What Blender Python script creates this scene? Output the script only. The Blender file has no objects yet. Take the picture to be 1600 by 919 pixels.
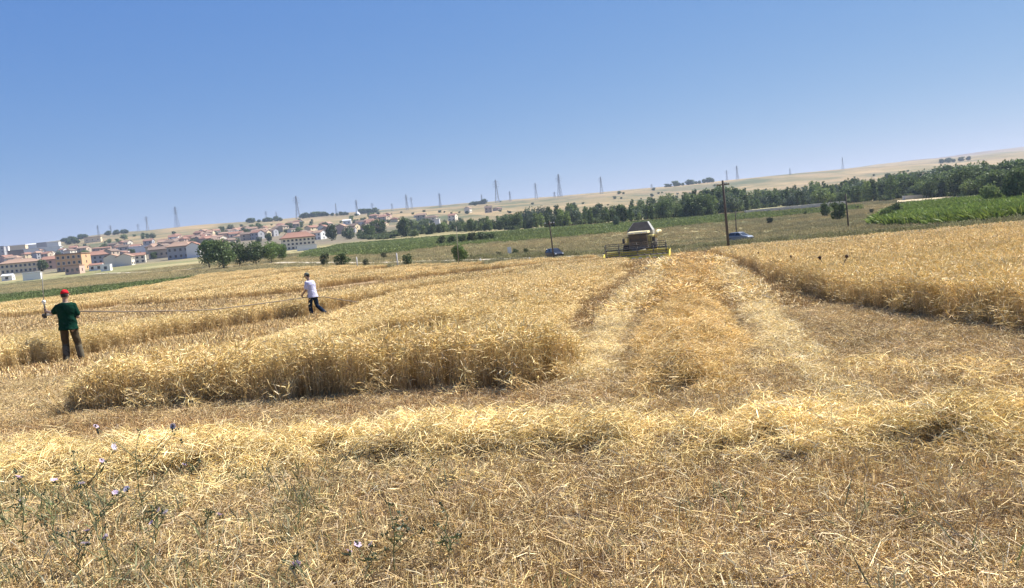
import bpy, bmesh, math, random
import numpy as np
from mathutils import Vector, Matrix

R = math.radians
random.seed(7)
rng = np.random.default_rng(11)
scn = bpy.context.scene
COL = scn.collection

# ------------------------------------------------------------------ camera
FPX, CX, CY = 1200.0, 800.0, 459.5          # focal length and centre in photo pixels
ROLL, PITCH, CAMZ = R(5.3), R(4.95), 1.55
_f0 = Vector((0, math.cos(PITCH), -math.sin(PITCH)))
_u0 = Vector((0, math.sin(PITCH), math.cos(PITCH)))
_r0 = Vector((1, 0, 0))
CR = (_r0 * math.cos(ROLL) - _u0 * math.sin(ROLL))
CU = (_u0 * math.cos(ROLL) + _r0 * math.sin(ROLL))
CF = _f0
cam_d = bpy.data.cameras.new('camera')
cam = bpy.data.objects.new('camera', cam_d)
COL.objects.link(cam)
cam_d.sensor_width = 36.0
cam_d.lens = 36.0 * FPX / 1600.0
cam_d.clip_start = 0.05
cam_d.clip_end = 20000
m = Matrix((CR, CU, -CF)).transposed().to_4x4()
m.translation = (0, 0, CAMZ)
cam.matrix_world = m
scn.camera = cam

# ------------------------------------------------------------------ sky, sun, exposure
SUN_EL, SUN_AZ = R(50), R(58)                # azimuth from +Y (view direction) towards +X
w = bpy.data.worlds.new('World')
scn.world = w
w.use_nodes = True
nt = w.node_tree
nt.nodes.clear()
out = nt.nodes.new('ShaderNodeOutputWorld')
bg = nt.nodes.new('ShaderNodeBackground')
sky = nt.nodes.new('ShaderNodeTexSky')
sky.sky_type = 'NISHITA'
sky.sun_disc = False
sky.sun_elevation = SUN_EL
sky.sun_rotation = SUN_AZ
sky.altitude = 1600
sky.air_density = 1.0
sky.dust_density = 0.0
sky.ozone_density = 5.0
bg.inputs[1].default_value = 0.094
# the camera's colour response, the same over the whole sky (one curve for each channel)
sep = nt.nodes.new('ShaderNodeSeparateColor'); com = nt.nodes.new('ShaderNodeCombineColor')
nt.links.new(sky.outputs[0], sep.inputs[0])
for ch, (gain, gam) in enumerate(((.49, .935), (.85, .60), (2.42, .20))):
    pw = nt.nodes.new('ShaderNodeMath'); pw.operation = 'POWER'; pw.inputs[1].default_value = gam
    ml = nt.nodes.new('ShaderNodeMath'); ml.operation = 'MULTIPLY'; ml.inputs[1].default_value = gain
    nt.links.new(sep.outputs[ch], pw.inputs[0]); nt.links.new(pw.outputs[0], ml.inputs[0]); nt.links.new(ml.outputs[0], com.inputs[ch])
nt.links.new(com.outputs[0], bg.inputs[0])
nt.links.new(bg.outputs[0], out.inputs[0])
sd = bpy.data.lights.new('sun', 'SUN')
sd.energy = 5.0
sd.angle = R(0.53)
sd.color = (1.0, 0.955, 0.88)
sun = bpy.data.objects.new('sun', sd)
COL.objects.link(sun)
sdir = Vector((math.sin(SUN_AZ) * math.cos(SUN_EL), math.cos(SUN_AZ) * math.cos(SUN_EL), math.sin(SUN_EL)))
sun.rotation_euler = sdir.to_track_quat('Z', 'Y').to_euler()
sun.location = (0, 0, 200)
vs = scn.view_settings
vs.view_transform = 'Standard'
vs.look = 'None'
vs.exposure = 1.05
vs.gamma = 1.0
vs.use_curve_mapping = False
scn.cycles.max_bounces = 6
scn.cycles.diffuse_bounces = 2
scn.cycles.transparent_max_bounces = 8
scn.cycles.volume_bounces = 0

# ------------------------------------------------------------------ terrain as a function
def yh(x):                                   # photo row of the true horizon
    return 355.0 - 0.0928 * (x - 800.0)

XS = np.array([-400., 0, 200, 500, 800, 1100, 1350, 1600, 2000])
US = (XS - 800) / 1200.0
ROWS = {                                     # elevation in photo pixels against the horizon, by depth
    60:   [-77, -76, -76, -77, -79, -79, -79, -78, -78],
    80:   [-61, -60, -60, -62, -70, -71, -71, -67, -66],
    110:  [-50, -50, -49, -50, -60, -64, -57, -51, -50],
    150:  [-42, -42, -40, -35, -44, -53, -43, -34, -32],
    200:  [-36, -34, -31, -25, -30, -36, -30, -25, -24],
    300:  [-22, -20, -18, -12, -9, -12, -16, -13, -12],
    400:  [-10, -9, -8, -5, -2, -4, -7, -6, -6],
    600:  [6, 6, 7, 9, 8, 8, 6, 6, 6],
    1000: [24, 26, 29, 33, 27, 25, 25, 27, 27],
    1500: [42, 44, 48, 47, 43, 41, 43, 40, 40],
    2600: [38, 40, 44, 43, 39, 37, 43, 51, 58],
}
YF = np.concatenate([np.arange(0, 400, 2.0), np.exp(np.linspace(math.log(400), math.log(9000), 160))])
UF = np.linspace(-1.1, 1.1, 111)
_rowY = [0.0, 40.0] + list(ROWS) + [3200.0, 9000.0]
_rowZ = [np.zeros_like(UF), np.full_like(UF, -1.6)]
for _Y, _e in ROWS.items():
    _t = 0.988 * np.array(_e, float) / 1200.0
    _rowZ.append(CAMZ + np.interp(UF, US, _t) * _Y)
_rowZ += [_rowZ[-1] + 2.0, _rowZ[-1] + 6.0]
_RZ = np.array(_rowZ)
ZT = np.empty((len(UF), len(YF)))
for _i in range(len(UF)):
    ZT[_i] = np.interp(YF, _rowY, _RZ[:, _i])
def _smooth(a, axis, n):
    k = np.hanning(2 * n + 3)[1:-1]; k /= k.sum()
    pad = [(0, 0), (0, 0)]; pad[axis] = (n, n)
    b = np.pad(a, pad, mode='edge')
    return np.apply_along_axis(lambda v: np.convolve(v, k, mode='valid'), axis, b)
ZT = _smooth(_smooth(ZT, 1, 7), 0, 4)

_perm = np.random.default_rng(3).random((256, 256))
def vnoise(x, y):
    x = np.asarray(x, float); y = np.asarray(y, float)
    xi = np.floor(x).astype(int); yi = np.floor(y).astype(int)
    fx = x - xi; fy = y - yi
    fx = fx * fx * (3 - 2 * fx); fy = fy * fy * (3 - 2 * fy)
    a = _perm[xi % 256, yi % 256]; b = _perm[(xi + 1) % 256, yi % 256]
    c = _perm[xi % 256, (yi + 1) % 256]; d = _perm[(xi + 1) % 256, (yi + 1) % 256]
    return (a * (1 - fx) + b * fx) * (1 - fy) + (c * (1 - fx) + d * fx) * fy
def fnoise(x, y, o=3):
    s = 0; a = 0.5; t = 0
    for k in range(o):
        s = s + a * vnoise(x * 2 ** k + 17.3 * k, y * 2 ** k + 5.1 * k); t += a; a *= 0.5
    return s / t

def terrain(x, y):
    x = np.asarray(x, float); y = np.asarray(y, float)
    yy = np.clip(y, -60, 8900)
    plane = -0.04 * np.maximum(yy, -25)
    yc = np.maximum(yy, 1.0)
    u = np.clip(x / np.maximum(yc, 40.0), -1.09, 1.09)
    ui = (u - UF[0]) / (UF[1] - UF[0])
    i0 = np.clip(np.floor(ui).astype(int), 0, len(UF) - 2); fu = ui - i0
    j0 = np.clip(np.searchsorted(YF, yc, side='right') - 1, 0, len(YF) - 2)
    fy = np.clip((yc - YF[j0]) / (YF[j0 + 1] - YF[j0]), 0, 1)
    z = ((ZT[i0, j0] * (1 - fu) + ZT[i0 + 1, j0] * fu) * (1 - fy)
         + (ZT[i0, j0 + 1] * (1 - fu) + ZT[i0 + 1, j0 + 1] * fu) * fy)
    b = np.clip((yy - 42) / 22.0, 0, 1); b = b * b * (3 - 2 * b)
    z = plane * (1 - b) + z * b
    z = z + (vnoise(x * 0.55, y * 0.55) - 0.5) * 0.05 * np.clip(1 - yy / 60, 0, 1)
    far = np.clip((yy - 500) / 600, 0, 1)
    z = z + far * ((fnoise(x / 210, y / 210) - 0.5) * 12.0)
    return z
def tz(x, y):
    return float(terrain(np.array([x]), np.array([y]))[0])

def ray(px, py):
    return CF * FPX + CR * (px - CX) - CU * (py - CY)
def G(px, py, h=0.0, ymax=3000.0):
    """ground point (lifted by h) seen at a photo pixel"""
    d = ray(px, py); d = d / d.y
    ys = np.exp(np.linspace(math.log(1.5), math.log(ymax), 1500))
    zz = CAMZ + d.z * ys
    tt = terrain(d.x * ys, ys) + h
    k = np.nonzero(zz <= tt)[0]
    if len(k) == 0:
        Y = ymax
    else:
        k = k[0]
        if k == 0: Y = ys[0]
        else:
            a = zz[k - 1] - tt[k - 1]; b = zz[k] - tt[k]
            Y = ys[k - 1] + (ys[k] - ys[k - 1]) * a / (a - b)
    return Vector((d.x * Y, Y, tz(d.x * Y, Y)))
def at(px, py, Y):
    d = ray(px, py); d = d / d.y
    return Vector((d.x * Y, Y, CAMZ + d.z * Y))
def GL(pts, h=0.0):
    return np.array([[*G(x, y, h)[:2]] for x, y in pts])

# ------------------------------------------------------------------ materials
MATS = {}
def principled(name, col, rough=0.7, metal=0.0, var=0.12, scale=6.0, bump=0.0, spec=0.3, attr=False):
    if name in MATS: return MATS[name]
    mt = bpy.data.materials.new(name); mt.use_nodes = True
    n = mt.node_tree; b = n.nodes['Principled BSDF']
    b.inputs['Roughness'].default_value = rough
    b.inputs['Metallic'].default_value = metal
    b.inputs['Specular IOR Level'].default_value = spec
    tc = n.nodes.new('ShaderNodeTexCoord')
    no = n.nodes.new('ShaderNodeTexNoise'); no.inputs['Scale'].default_value = scale
    no.inputs['Detail'].default_value = 5
    n.links.new(tc.outputs['Object'], no.inputs['Vector'])
    mr = n.nodes.new('ShaderNodeMapRange')
    mr.inputs[3].default_value = 1 - var * 1.6; mr.inputs[4].default_value = 1 + var * 1.6
    n.links.new(no.outputs[0], mr.inputs[0])
    mx = n.nodes.new('ShaderNodeMix'); mx.data_type = 'RGBA'; mx.blend_type = 'MULTIPLY'
    mx.inputs[0].default_value = 1.0
    mx.inputs[6].default_value = (*col, 1)
    if attr:
        at_ = n.nodes.new('ShaderNodeAttribute'); at_.attribute_name = 'col'
        n.links.new(at_.outputs['Color'], mx.inputs[6])
    n.links.new(mr.outputs[0], mx.inputs[7])
    n.links.new(mx.outputs[2], b.inputs['Base Color'])
    if bump:
        bp = n.nodes.new('ShaderNodeBump'); bp.inputs['Strength'].default_value = bump
        bp.inputs['Distance'].default_value = 0.05
        n.links.new(no.outputs[0], bp.inputs['Height']); n.links.new(bp.outputs[0], b.inputs['Normal'])
    MATS[name] = mt
    return mt

def leafy(name, trans=0.3, instvar=0.25, gloss=0.0):
    """thin plant matter: colour per stem or leaf from the mesh, with a tone per plant"""
    if name in MATS: return MATS[name]
    mt = bpy.data.materials.new(name); mt.use_nodes = True
    n = mt.node_tree; n.nodes.clear()
    o = n.nodes.new('ShaderNodeOutputMaterial')
    a = n.nodes.new('ShaderNodeAttribute'); a.attribute_name = 'col'
    oi = n.nodes.new('ShaderNodeObjectInfo')
    mr = n.nodes.new('ShaderNodeMapRange')
    mr.inputs[3].default_value = 1 - instvar; mr.inputs[4].default_value = 1 + instvar
    n.links.new(oi.outputs['Random'], mr.inputs[0])
    tn = n.nodes.new('ShaderNodeAttribute'); tn.attribute_type = 'INSTANCER'; tn.attribute_name = 'tone'
    one = n.nodes.new('ShaderNodeVectorMath'); one.operation = 'ADD'; one.inputs[1].default_value = (1, 1, 1)
    n.links.new(tn.outputs['Vector'], one.inputs[0])
    m1 = n.nodes.new('ShaderNodeVectorMath'); m1.operation = 'MULTIPLY'
    n.links.new(a.outputs['Color'], m1.inputs[0]); n.links.new(mr.outputs[0], m1.inputs[1])
    m2 = n.nodes.new('ShaderNodeVectorMath'); m2.operation = 'MULTIPLY'
    n.links.new(m1.outputs[0], m2.inputs[0]); n.links.new(one.outputs[0], m2.inputs[1])
    d = n.nodes.new('ShaderNodeBsdfDiffuse'); t = n.nodes.new('ShaderNodeBsdfTranslucent')
    n.links.new(m2.outputs[0], d.inputs[0]); n.links.new(m2.outputs[0], t.inputs[0])
    x = n.nodes.new('ShaderNodeMixShader'); x.inputs[0].default_value = trans
    n.links.new(d.outputs[0], x.inputs[1]); n.links.new(t.outputs[0], x.inputs[2])
    last = x
    if gloss:
        g = n.nodes.new('ShaderNodeBsdfGlossy'); g.inputs['Roughness'].default_value = 0.45
        x2 = n.nodes.new('ShaderNodeMixShader'); x2.inputs[0].default_value = gloss
        n.links.new(x.outputs[0], x2.inputs[1]); n.links.new(g.outputs[0], x2.inputs[2]); last = x2
    n.links.new(last.outputs[0], o.inputs[0])
    MATS[name] = mt
    return mt

STRAW = leafy('straw', 0.07, 0.22, 0.02)
LEAF = leafy('foliage', 0.3, 0.18, 0.02)

# ------------------------------------------------------------------ mesh helpers
class MB:
    def __init__(s): s.v = []; s.f = []
    def add(s, v, f):
        b = len(s.v); s.v += [tuple(p) for p in v]; s.f += [tuple(i + b for i in q) for q in f]; return s
    def box(s, x0, x1, y0, y1, z0, z1, M=None):
        v = [Vector(p) for p in ((x0,y0,z0),(x1,y0,z0),(x1,y1,z0),(x0,y1,z0),(x0,y0,z1),(x1,y0,z1),(x1,y1,z1),(x0,y1,z1))]
        if M is not None: v = [M @ p for p in v]
        return s.add(v, [(0,3,2,1),(4,5,6,7),(0,1,5,4),(1,2,6,5),(2,3,7,6),(3,0,4,7)])
    def hexa(s, v):                           # eight corners, bottom ring then top ring
        return s.add(v, [(0,3,2,1),(4,5,6,7),(0,1,5,4),(1,2,6,5),(2,3,7,6),(3,0,4,7)])
    def tube(s, pts, rad, n=8, cap=True, sx=1.0):
        pts = [Vector(p) for p in pts]
        if not hasattr(rad, '__len__'): rad = [rad] * len(pts)
        rings = []; ref = None
        for i, p in enumerate(pts):
            t = (pts[min(i + 1, len(pts) - 1)] - pts[max(i - 1, 0)]).normalized()
            if ref is None:
                ref = Vector((1, 0, 0)) if abs(t.x) < 0.8 else Vector((0, 1, 0))
            a = (ref - t * ref.dot(t)).normalized(); b = t.cross(a); ref = a
            rings.append([p + (a * math.cos(2 * math.pi * k / n) * sx + b * math.sin(2 * math.pi * k / n)) * rad[i] for k in range(n)])
        v = [q for r in rings for q in r]; f = []
        for i in range(len(rings) - 1):
            for k in range(n):
                k2 = (k + 1) % n
                f.append((i * n + k, i * n + k2, (i + 1) * n + k2, (i + 1) * n + k))
        if cap:
            f.append(tuple(range(n - 1, -1, -1))); f.append(tuple((len(rings) - 1) * n + k for k in range(n)))
        return s.add(v, f)
    def loft(s, rings, cap=True):
        n = len(rings[0]); v = [q for r in rings for q in r]; f = []
        for i in range(len(rings) - 1):
            for k in range(n):
                k2 = (k + 1) % n
                f.append((i * n + k, i * n + k2, (i + 1) * n + k2, (i + 1) * n + k))
        if cap:
            f.append(tuple(range(n - 1, -1, -1))); f.append(tuple((len(rings) - 1) * n + k for k in range(n)))
        return s.add(v, f)
    def ball(s, c, rx, ry=None, rz=None, n=12, m=8, M=None):
        ry = ry or rx; rz = rz or rx; v = []; f = []
        for i in range(1, m):
            th = math.pi * i / m
            for k in range(n):
                ph = 2 * math.pi * k / n
                v.append(Vector((rx * math.sin(th) * math.cos(ph), ry * math.sin(th) * math.sin(ph), rz * math.cos(th))))
        v.append(Vector((0, 0, rz))); v.append(Vector((0, 0, -rz)))
        T = len(v) - 2; Bt = len(v) - 1
        for i in range(m - 2):
            for k in range(n):
                k2 = (k + 1) % n
                f.append((i * n + k, (i + 1) * n + k, (i + 1) * n + k2, i * n + k2))
        for k in range(n):
            k2 = (k + 1) % n
            f.append((T, k, k2)); f.append((Bt, (m - 2) * n + k2, (m - 2) * n + k))
        if M is not None: v = [M @ p for p in v]
        c = Vector(c)
        return s.add([p + c for p in v], f)
    def mesh(s, name, mat, smooth=False, bevel=0.0):
        me = bpy.data.meshes.new(name); me.from_pydata(s.v, [], s.f)
        bm = bmesh.new(); bm.from_mesh(me)
        if bevel:
            bmesh.ops.bevel(bm, geom=bm.edges[:], offset=bevel, segments=2, affect='EDGES', profile=0.6)
        bmesh.ops.recalc_face_normals(bm, faces=bm.faces[:])
        bm.to_mesh(me); bm.free()
        if mat: me.materials.append(mat)
        if smooth: me.shade_smooth()
        return me
    def build(s, name, mat, parent=None, smooth=False, bevel=0.0):
        o = bpy.data.objects.new(name, s.mesh(name, mat, smooth, bevel)); COL.objects.link(o)
        if parent is not None: o.parent = parent
        return o

def tag(o, label=None, cat=None, group=None, kind=None):
    if label: o['label'] = label
    if cat: o['category'] = cat
    if group: o['group'] = group
    if kind: o['kind'] = kind
    return o
def empty(name, loc=(0, 0, 0), rz=0.0):
    e = bpy.data.objects.new(name, None); COL.objects.link(e)
    e.location = loc; e.rotation_euler = (0, 0, rz); e.empty_display_size = 0.2
    return e
def part(name, me, parent, loc=(0, 0, 0), rot=(0, 0, 0), scale=(1, 1, 1)):
    o = bpy.data.objects.new(name, me); COL.objects.link(o); o.parent = parent
    o.location = loc; o.rotation_euler = rot; o.scale = scale
    return o
def np_mesh(name, V, F, C=None, mat=None, smooth=False):
    """F: list of faces or (n,k) array; C: colour per vertex"""
    me = bpy.data.meshes.new(name)
    V = np.asarray(V, np.float32)
    if isinstance(F, np.ndarray):
        n, k = F.shape
        me.vertices.add(len(V)); me.vertices.foreach_set('co', V.ravel())
        me.loops.add(n * k); me.loops.foreach_set('vertex_index', F.astype(np.int32).ravel())
        me.polygons.add(n)
        me.polygons.foreach_set('loop_start', np.arange(0, n * k, k, dtype=np.int32))
        me.update(calc_edges=True)
    else:
        me.from_pydata(V.tolist(), [], F)
    if C is not None:
        a = me.attributes.new('col', 'FLOAT_COLOR', 'POINT')
        C = np.asarray(C, np.float32)
        if C.shape[1] == 3: C = np.concatenate([C, np.ones((len(C), 1), np.float32)], 1)
        a.data.foreach_set('color', C.ravel())
    if mat: me.materials.append(mat)
    if smooth: me.shade_smooth()
    return me
def mkobj(name, me, parent=None):
    o = bpy.data.objects.new(name, me); COL.objects.link(o)
    if parent is not None: o.parent = parent
    return o

def inpoly(x, y, P):
    r = np.zeros(len(x), bool); n = len(P)
    for i in range(n):
        x1, y1 = P[i]; x2, y2 = P[(i + 1) % n]
        if y1 == y2: continue
        c = ((y1 > y) != (y2 > y)) & (x < (x2 - x1) * (y - y1) / (y2 - y1) + x1)
        r ^= c
    return r
def dist_line(x, y, L):
    """distance to a polyline and the fraction along it"""
    best = np.full(len(x), 1e9); fr = np.zeros(len(x)); n = len(L) - 1
    for i in range(n):
        a = L[i]; b = L[i + 1]; d = b - a; l2 = (d ** 2).sum()
        t = np.clip(((x - a[0]) * d[0] + (y - a[1]) * d[1]) / l2, 0, 1)
        q = np.hypot(x - a[0] - t * d[0], y - a[1] - t * d[1])
        k = q < best
        best[k] = q[k]; fr[k] = (i + t[k]) / n
    return best, fr

# ------------------------------------------------------------------ field layout (photo pixels on the ground -> metres)
FIELD_FAR = GL([(-260, 505), (0, 479), (150, 464), (280, 442), (320, 431), (460, 422), (620, 420), (800, 413), (950, 404), (1100, 395), (1300, 381), (1600, 357), (1900, 334)])
FIELD = np.concatenate([FIELD_FAR, [[60, 2], [60, -20], [-60, -20], [-60, 5]]])
RSTAND_EDGE = GL([(1118, 401), (1150, 411), (1200, 433), (1250, 456), (1300, 473), (1400, 493), (1500, 508), (1600, 523), (1800, 556), (2100, 600)])
RSTAND = np.concatenate([RSTAND_EDGE, [[60, 8], [70, 40]], GL([(1950, 331), (1600, 359), (1300, 383), (1120, 396)])])
LANE = GL([(-260, 640), (-60, 602), (115, 570), (300, 530), (490, 497), (640, 466), (800, 436), (960, 410)])
A_FRONT = GL([(105, 655), (180, 646), (250, 642), (400, 634), (560, 623), (700, 616), (830, 612), (893, 596)])
A_RIGHT = GL([(905, 575), (893, 540), (880, 515), (905, 487), (940, 460), (965, 440), (985, 424)])
def shift(L, dx): return L + np.array([dx, 0.0])
ASTAND = np.concatenate([A_FRONT, A_RIGHT, shift(LANE, 0.8)[::-1][:6]])
LANE2 = GL([(-200, 522), (0, 504), (200, 483), (430, 467), (700, 433), (850, 416), (960, 405)])
BSTAND = np.concatenate([shift(LANE, -0.6), shift(LANE, -4.6)[::-1]])
S1 = GL([(-200, 752), (0, 738), (200, 738), (400, 724), (600, 708), (800, 702), (1000, 692), (1200, 692), (1400, 686), (1600, 680), (1800, 676)])
S2 = GL([(1075, 610), (1066, 500), (1075, 440), (1082, 404)])
S3 = GL([(915, 600), (935, 560), (962, 500), (1002, 450), (1045, 409)])
S4 = GL([(1330, 640), (1255, 570), (1202, 510), (1160, 450), (1118, 410)])
def track_tone(x, y):
    d3, _ = dist_line(x, y, S3); d4, _ = dist_line(x, y, S4); d2, _ = dist_line(x, y, S2)
    pale = np.clip(1.25 - np.minimum(d3, d4) / (.24 + .008 * y), 0, 1)
    dn = np.minimum(d2, np.minimum(d3, d4)); trk = np.clip(1.6 - dn / (1.2 + .02 * y), 0, 1) * np.clip((y - 8) / 2, 0, 1)
    return pale * np.clip((y - 7) / 3, 0, 1), trk
S5 = GL([(1090, 570), (1250, 585), (1400, 590), (1600, 590), (1800, 600)])

# ------------------------------------------------------------------ ground sheet
def sinh_axis(a, b, n, k):
    t = np.linspace(math.asinh(a / k), math.asinh(b / k), n)
    return np.sinh(t) * k
gx = sinh_axis(-7000, 7000, 520, 9.0)
gy = sinh_axis(-200, 8500, 560, 9.0)
GX, GY = np.meshgrid(gx, gy)
fx, fy = GX.ravel(), GY.ravel()
fz = terrain(fx, fy)
nx, ny = len(gx), len(gy)
ii = (np.arange(ny - 1)[:, None] * nx + np.arange(nx - 1)[None]).ravel()
quads = np.stack([ii, ii + 1, ii + 1 + nx, ii + nx], 1)
infield = inpoly(fx, fy, FIELD)
n1 = fnoise(fx / 9, fy / 9); n2 = fnoise(fx / 40, fy / 22); n3 = fnoise(fx / 130, fy / 70)
soil = np.array([0.24, 0.16, 0.085]); soil2 = np.array([0.36, 0.255, 0.135])
c_field = soil + (soil2 - soil) * n1[:, None]
meadow_a = np.array([0.34, 0.285, 0.145]); meadow_b = np.array([0.20, 0.195, 0.085])
k = np.clip((n2 - 0.35) * 2.6, 0, 1)[:, None]
c_mead = meadow_a * k + meadow_b * (1 - k)
hill_a = np.array([0.33, 0.235, 0.12]); hill_b = np.array([0.20, 0.155, 0.09]); hill_c = np.array([0.095, 0.105, 0.05])
k = np.clip((n3 - 0.3) * 3, 0, 1)[:, None]
c_hill = hill_a * k + hill_b * (1 - k)
k = np.clip((fnoise(fx / 34, fy / 40 + 9, 4) - 0.52) * 6, 0, 1)[:, None]
c_hill = c_hill * (1 - k) + hill_c * k
far = np.clip((fy - 380) / 260, 0, 1)[:, None]
cc = c_mead * (1 - far) + c_hill * far
par = _perm[(np.floor(fx / 95 + fy / 400).astype(int)) % 256, (np.floor(fy / 130 + fx / 900).astype(int)) % 256][:, None]   # parcels of farmland
cc = cc * (1 - far * .4) + far * .4 * np.where(par < .3, hill_c, np.where(par < .55, hill_b, hill_a))
town = np.clip((fy - 420) / 60, 0, 1) * np.clip((900 - fy) / 150, 0, 1) * np.clip((-.12 * fy - fx) / 40, 0, 1)
cc = cc * (1 - town[:, None] * .75) + np.array([.17, .145, .11]) * town[:, None] * .75
ridge = np.clip((fy - 2000) / 300, 0, 1)[:, None]
cc = cc * (1 - ridge) + (np.array([.20, .165, .15]) + .12 * (n3[:, None] - .5)) * ridge
d3, _ = dist_line(fx, fy, S3); d4, _ = dist_line(fx, fy, S4); d2, _ = dist_line(fx, fy, S2)
kk = np.clip(1.3 - np.minimum(d3, d4) / .35, 0, 1)[:, None]
c_field = c_field * (1 - kk * .8) + np.array([.50, .39, .23]) * kk * .8
cc[infield] = c_field[infield]

mt = bpy.data.materials.new('ground'); mt.use_nodes = True
n = mt.node_tree; b = n.nodes['Principled BSDF']
b.inputs['Roughness'].default_value = 0.95; b.inputs['Specular IOR Level'].default_value = 0.1
a_ = n.nodes.new('ShaderNodeAttribute'); a_.attribute_name = 'col'
geo = n.nodes.new('ShaderNodeNewGeometry')
def noise_node(scale, detail, rough=0.6):
    q = n.nodes.new('ShaderNodeTexNoise'); q.inputs['Scale'].default_value = scale
    q.inputs['Detail'].default_value = detail; q.inputs['Roughness'].default_value = rough
    n.links.new(geo.outputs['Position'], q.inputs['Vector']); return q
q1 = noise_node(14, 6, 0.7); q2 = noise_node(0.35, 6, 0.65); q3 = noise_node(60, 4, 0.7)
def rng_node(src, lo, hi, a=0.3, b_=0.7):
    r = n.nodes.new('ShaderNodeMapRange'); r.inputs[1].default_value = a; r.inputs[2].default_value = b_
    r.inputs[3].default_value = lo; r.inputs[4].default_value = hi
    n.links.new(src.outputs[0], r.inputs[0]); return r
r1 = rng_node(q1, 0.62, 1.35); r2 = rng_node(q2, 0.8, 1.2)
v1 = n.nodes.new('ShaderNodeVectorMath'); v1.operation = 'MULTIPLY'
n.links.new(a_.outputs['Color'], v1.inputs[0]); n.links.new(r1.outputs[0], v1.inputs[1])
v2 = n.nodes.new('ShaderNodeVectorMath'); v2.operation = 'MULTIPLY'
n.links.new(v1.outputs[0], v2.inputs[0]); n.links.new(r2.outputs[0], v2.inputs[1])
n.links.new(v2.outputs[0], b.inputs['Base Color'])
bp = n.nodes.new('ShaderNodeBump'); bp.inputs['Strength'].default_value = 0.8; bp.inputs['Distance'].default_value = 0.03
n.links.new(q3.outputs[0], bp.inputs['Height']); n.links.new(bp.outputs[0], b.inputs['Normal'])
ground = mkobj('ground', np_mesh('ground', np.stack([fx, fy, fz], 1), quads, cc, mt, True))
tag(ground, kind='structure')

def strip(name, L0, L1, lift, mat, n_l=160, n_w=6, kind='structure', skirt=0.0):
    """a sheet draped on the ground between two polylines"""
    def res(L, m_):
        L = np.asarray(L, float); d = np.r_[0, np.cumsum(np.hypot(*np.diff(L, axis=0).T))]
        s = np.linspace(0, d[-1], m_)
        return np.stack([np.interp(s, d, L[:, 0]), np.interp(s, d, L[:, 1])], 1)
    a, b_ = res(L0, n_l), res(L1, n_l)
    V = []
    for j in range(n_w):
        t = j / (n_w - 1); p = a * (1 - t) + b_ * t
        lf = np.full(n_l, lift)
        if skirt and j in (0, n_w - 1): lf[:] = -skirt
        V.append(np.stack([p[:, 0], p[:, 1], terrain(p[:, 0], p[:, 1]) + lf], 1))
    V = np.concatenate(V)
    ii = (np.arange(n_w - 1)[:, None] * n_l + np.arange(n_l - 1)[None]).ravel()
    Q = np.stack([ii, ii + 1, ii + 1 + n_l, ii + n_l], 1)
    o = mkobj(name, np_mesh(name, V, Q, None, mat, True)); o['kind'] = kind
    return o

# dirt road crossing behind the field
ROADL = GL([(150, 428), (300, 421), (430, 411), (560, 412), (700, 408), (800, 405), (950, 399), (1050, 393), (1150, 386), (1300, 377), (1450, 366), (1600, 353), (1900, 330)])
dv = np.gradient(ROADL, axis=0); dv /= np.hypot(dv[:, 0], dv[:, 1])[:, None]; nv = np.stack([-dv[:, 1], dv[:, 0]], 1)
M_road = principled('pale_dirt', (0.42, 0.36, 0.26), 0.95, var=0.2, scale=0.6, spec=0.1)
strip('dirt_road', ROADL - nv * 2.0, ROADL + nv * 2.0, 0.10, M_road, 220, 7)

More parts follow.
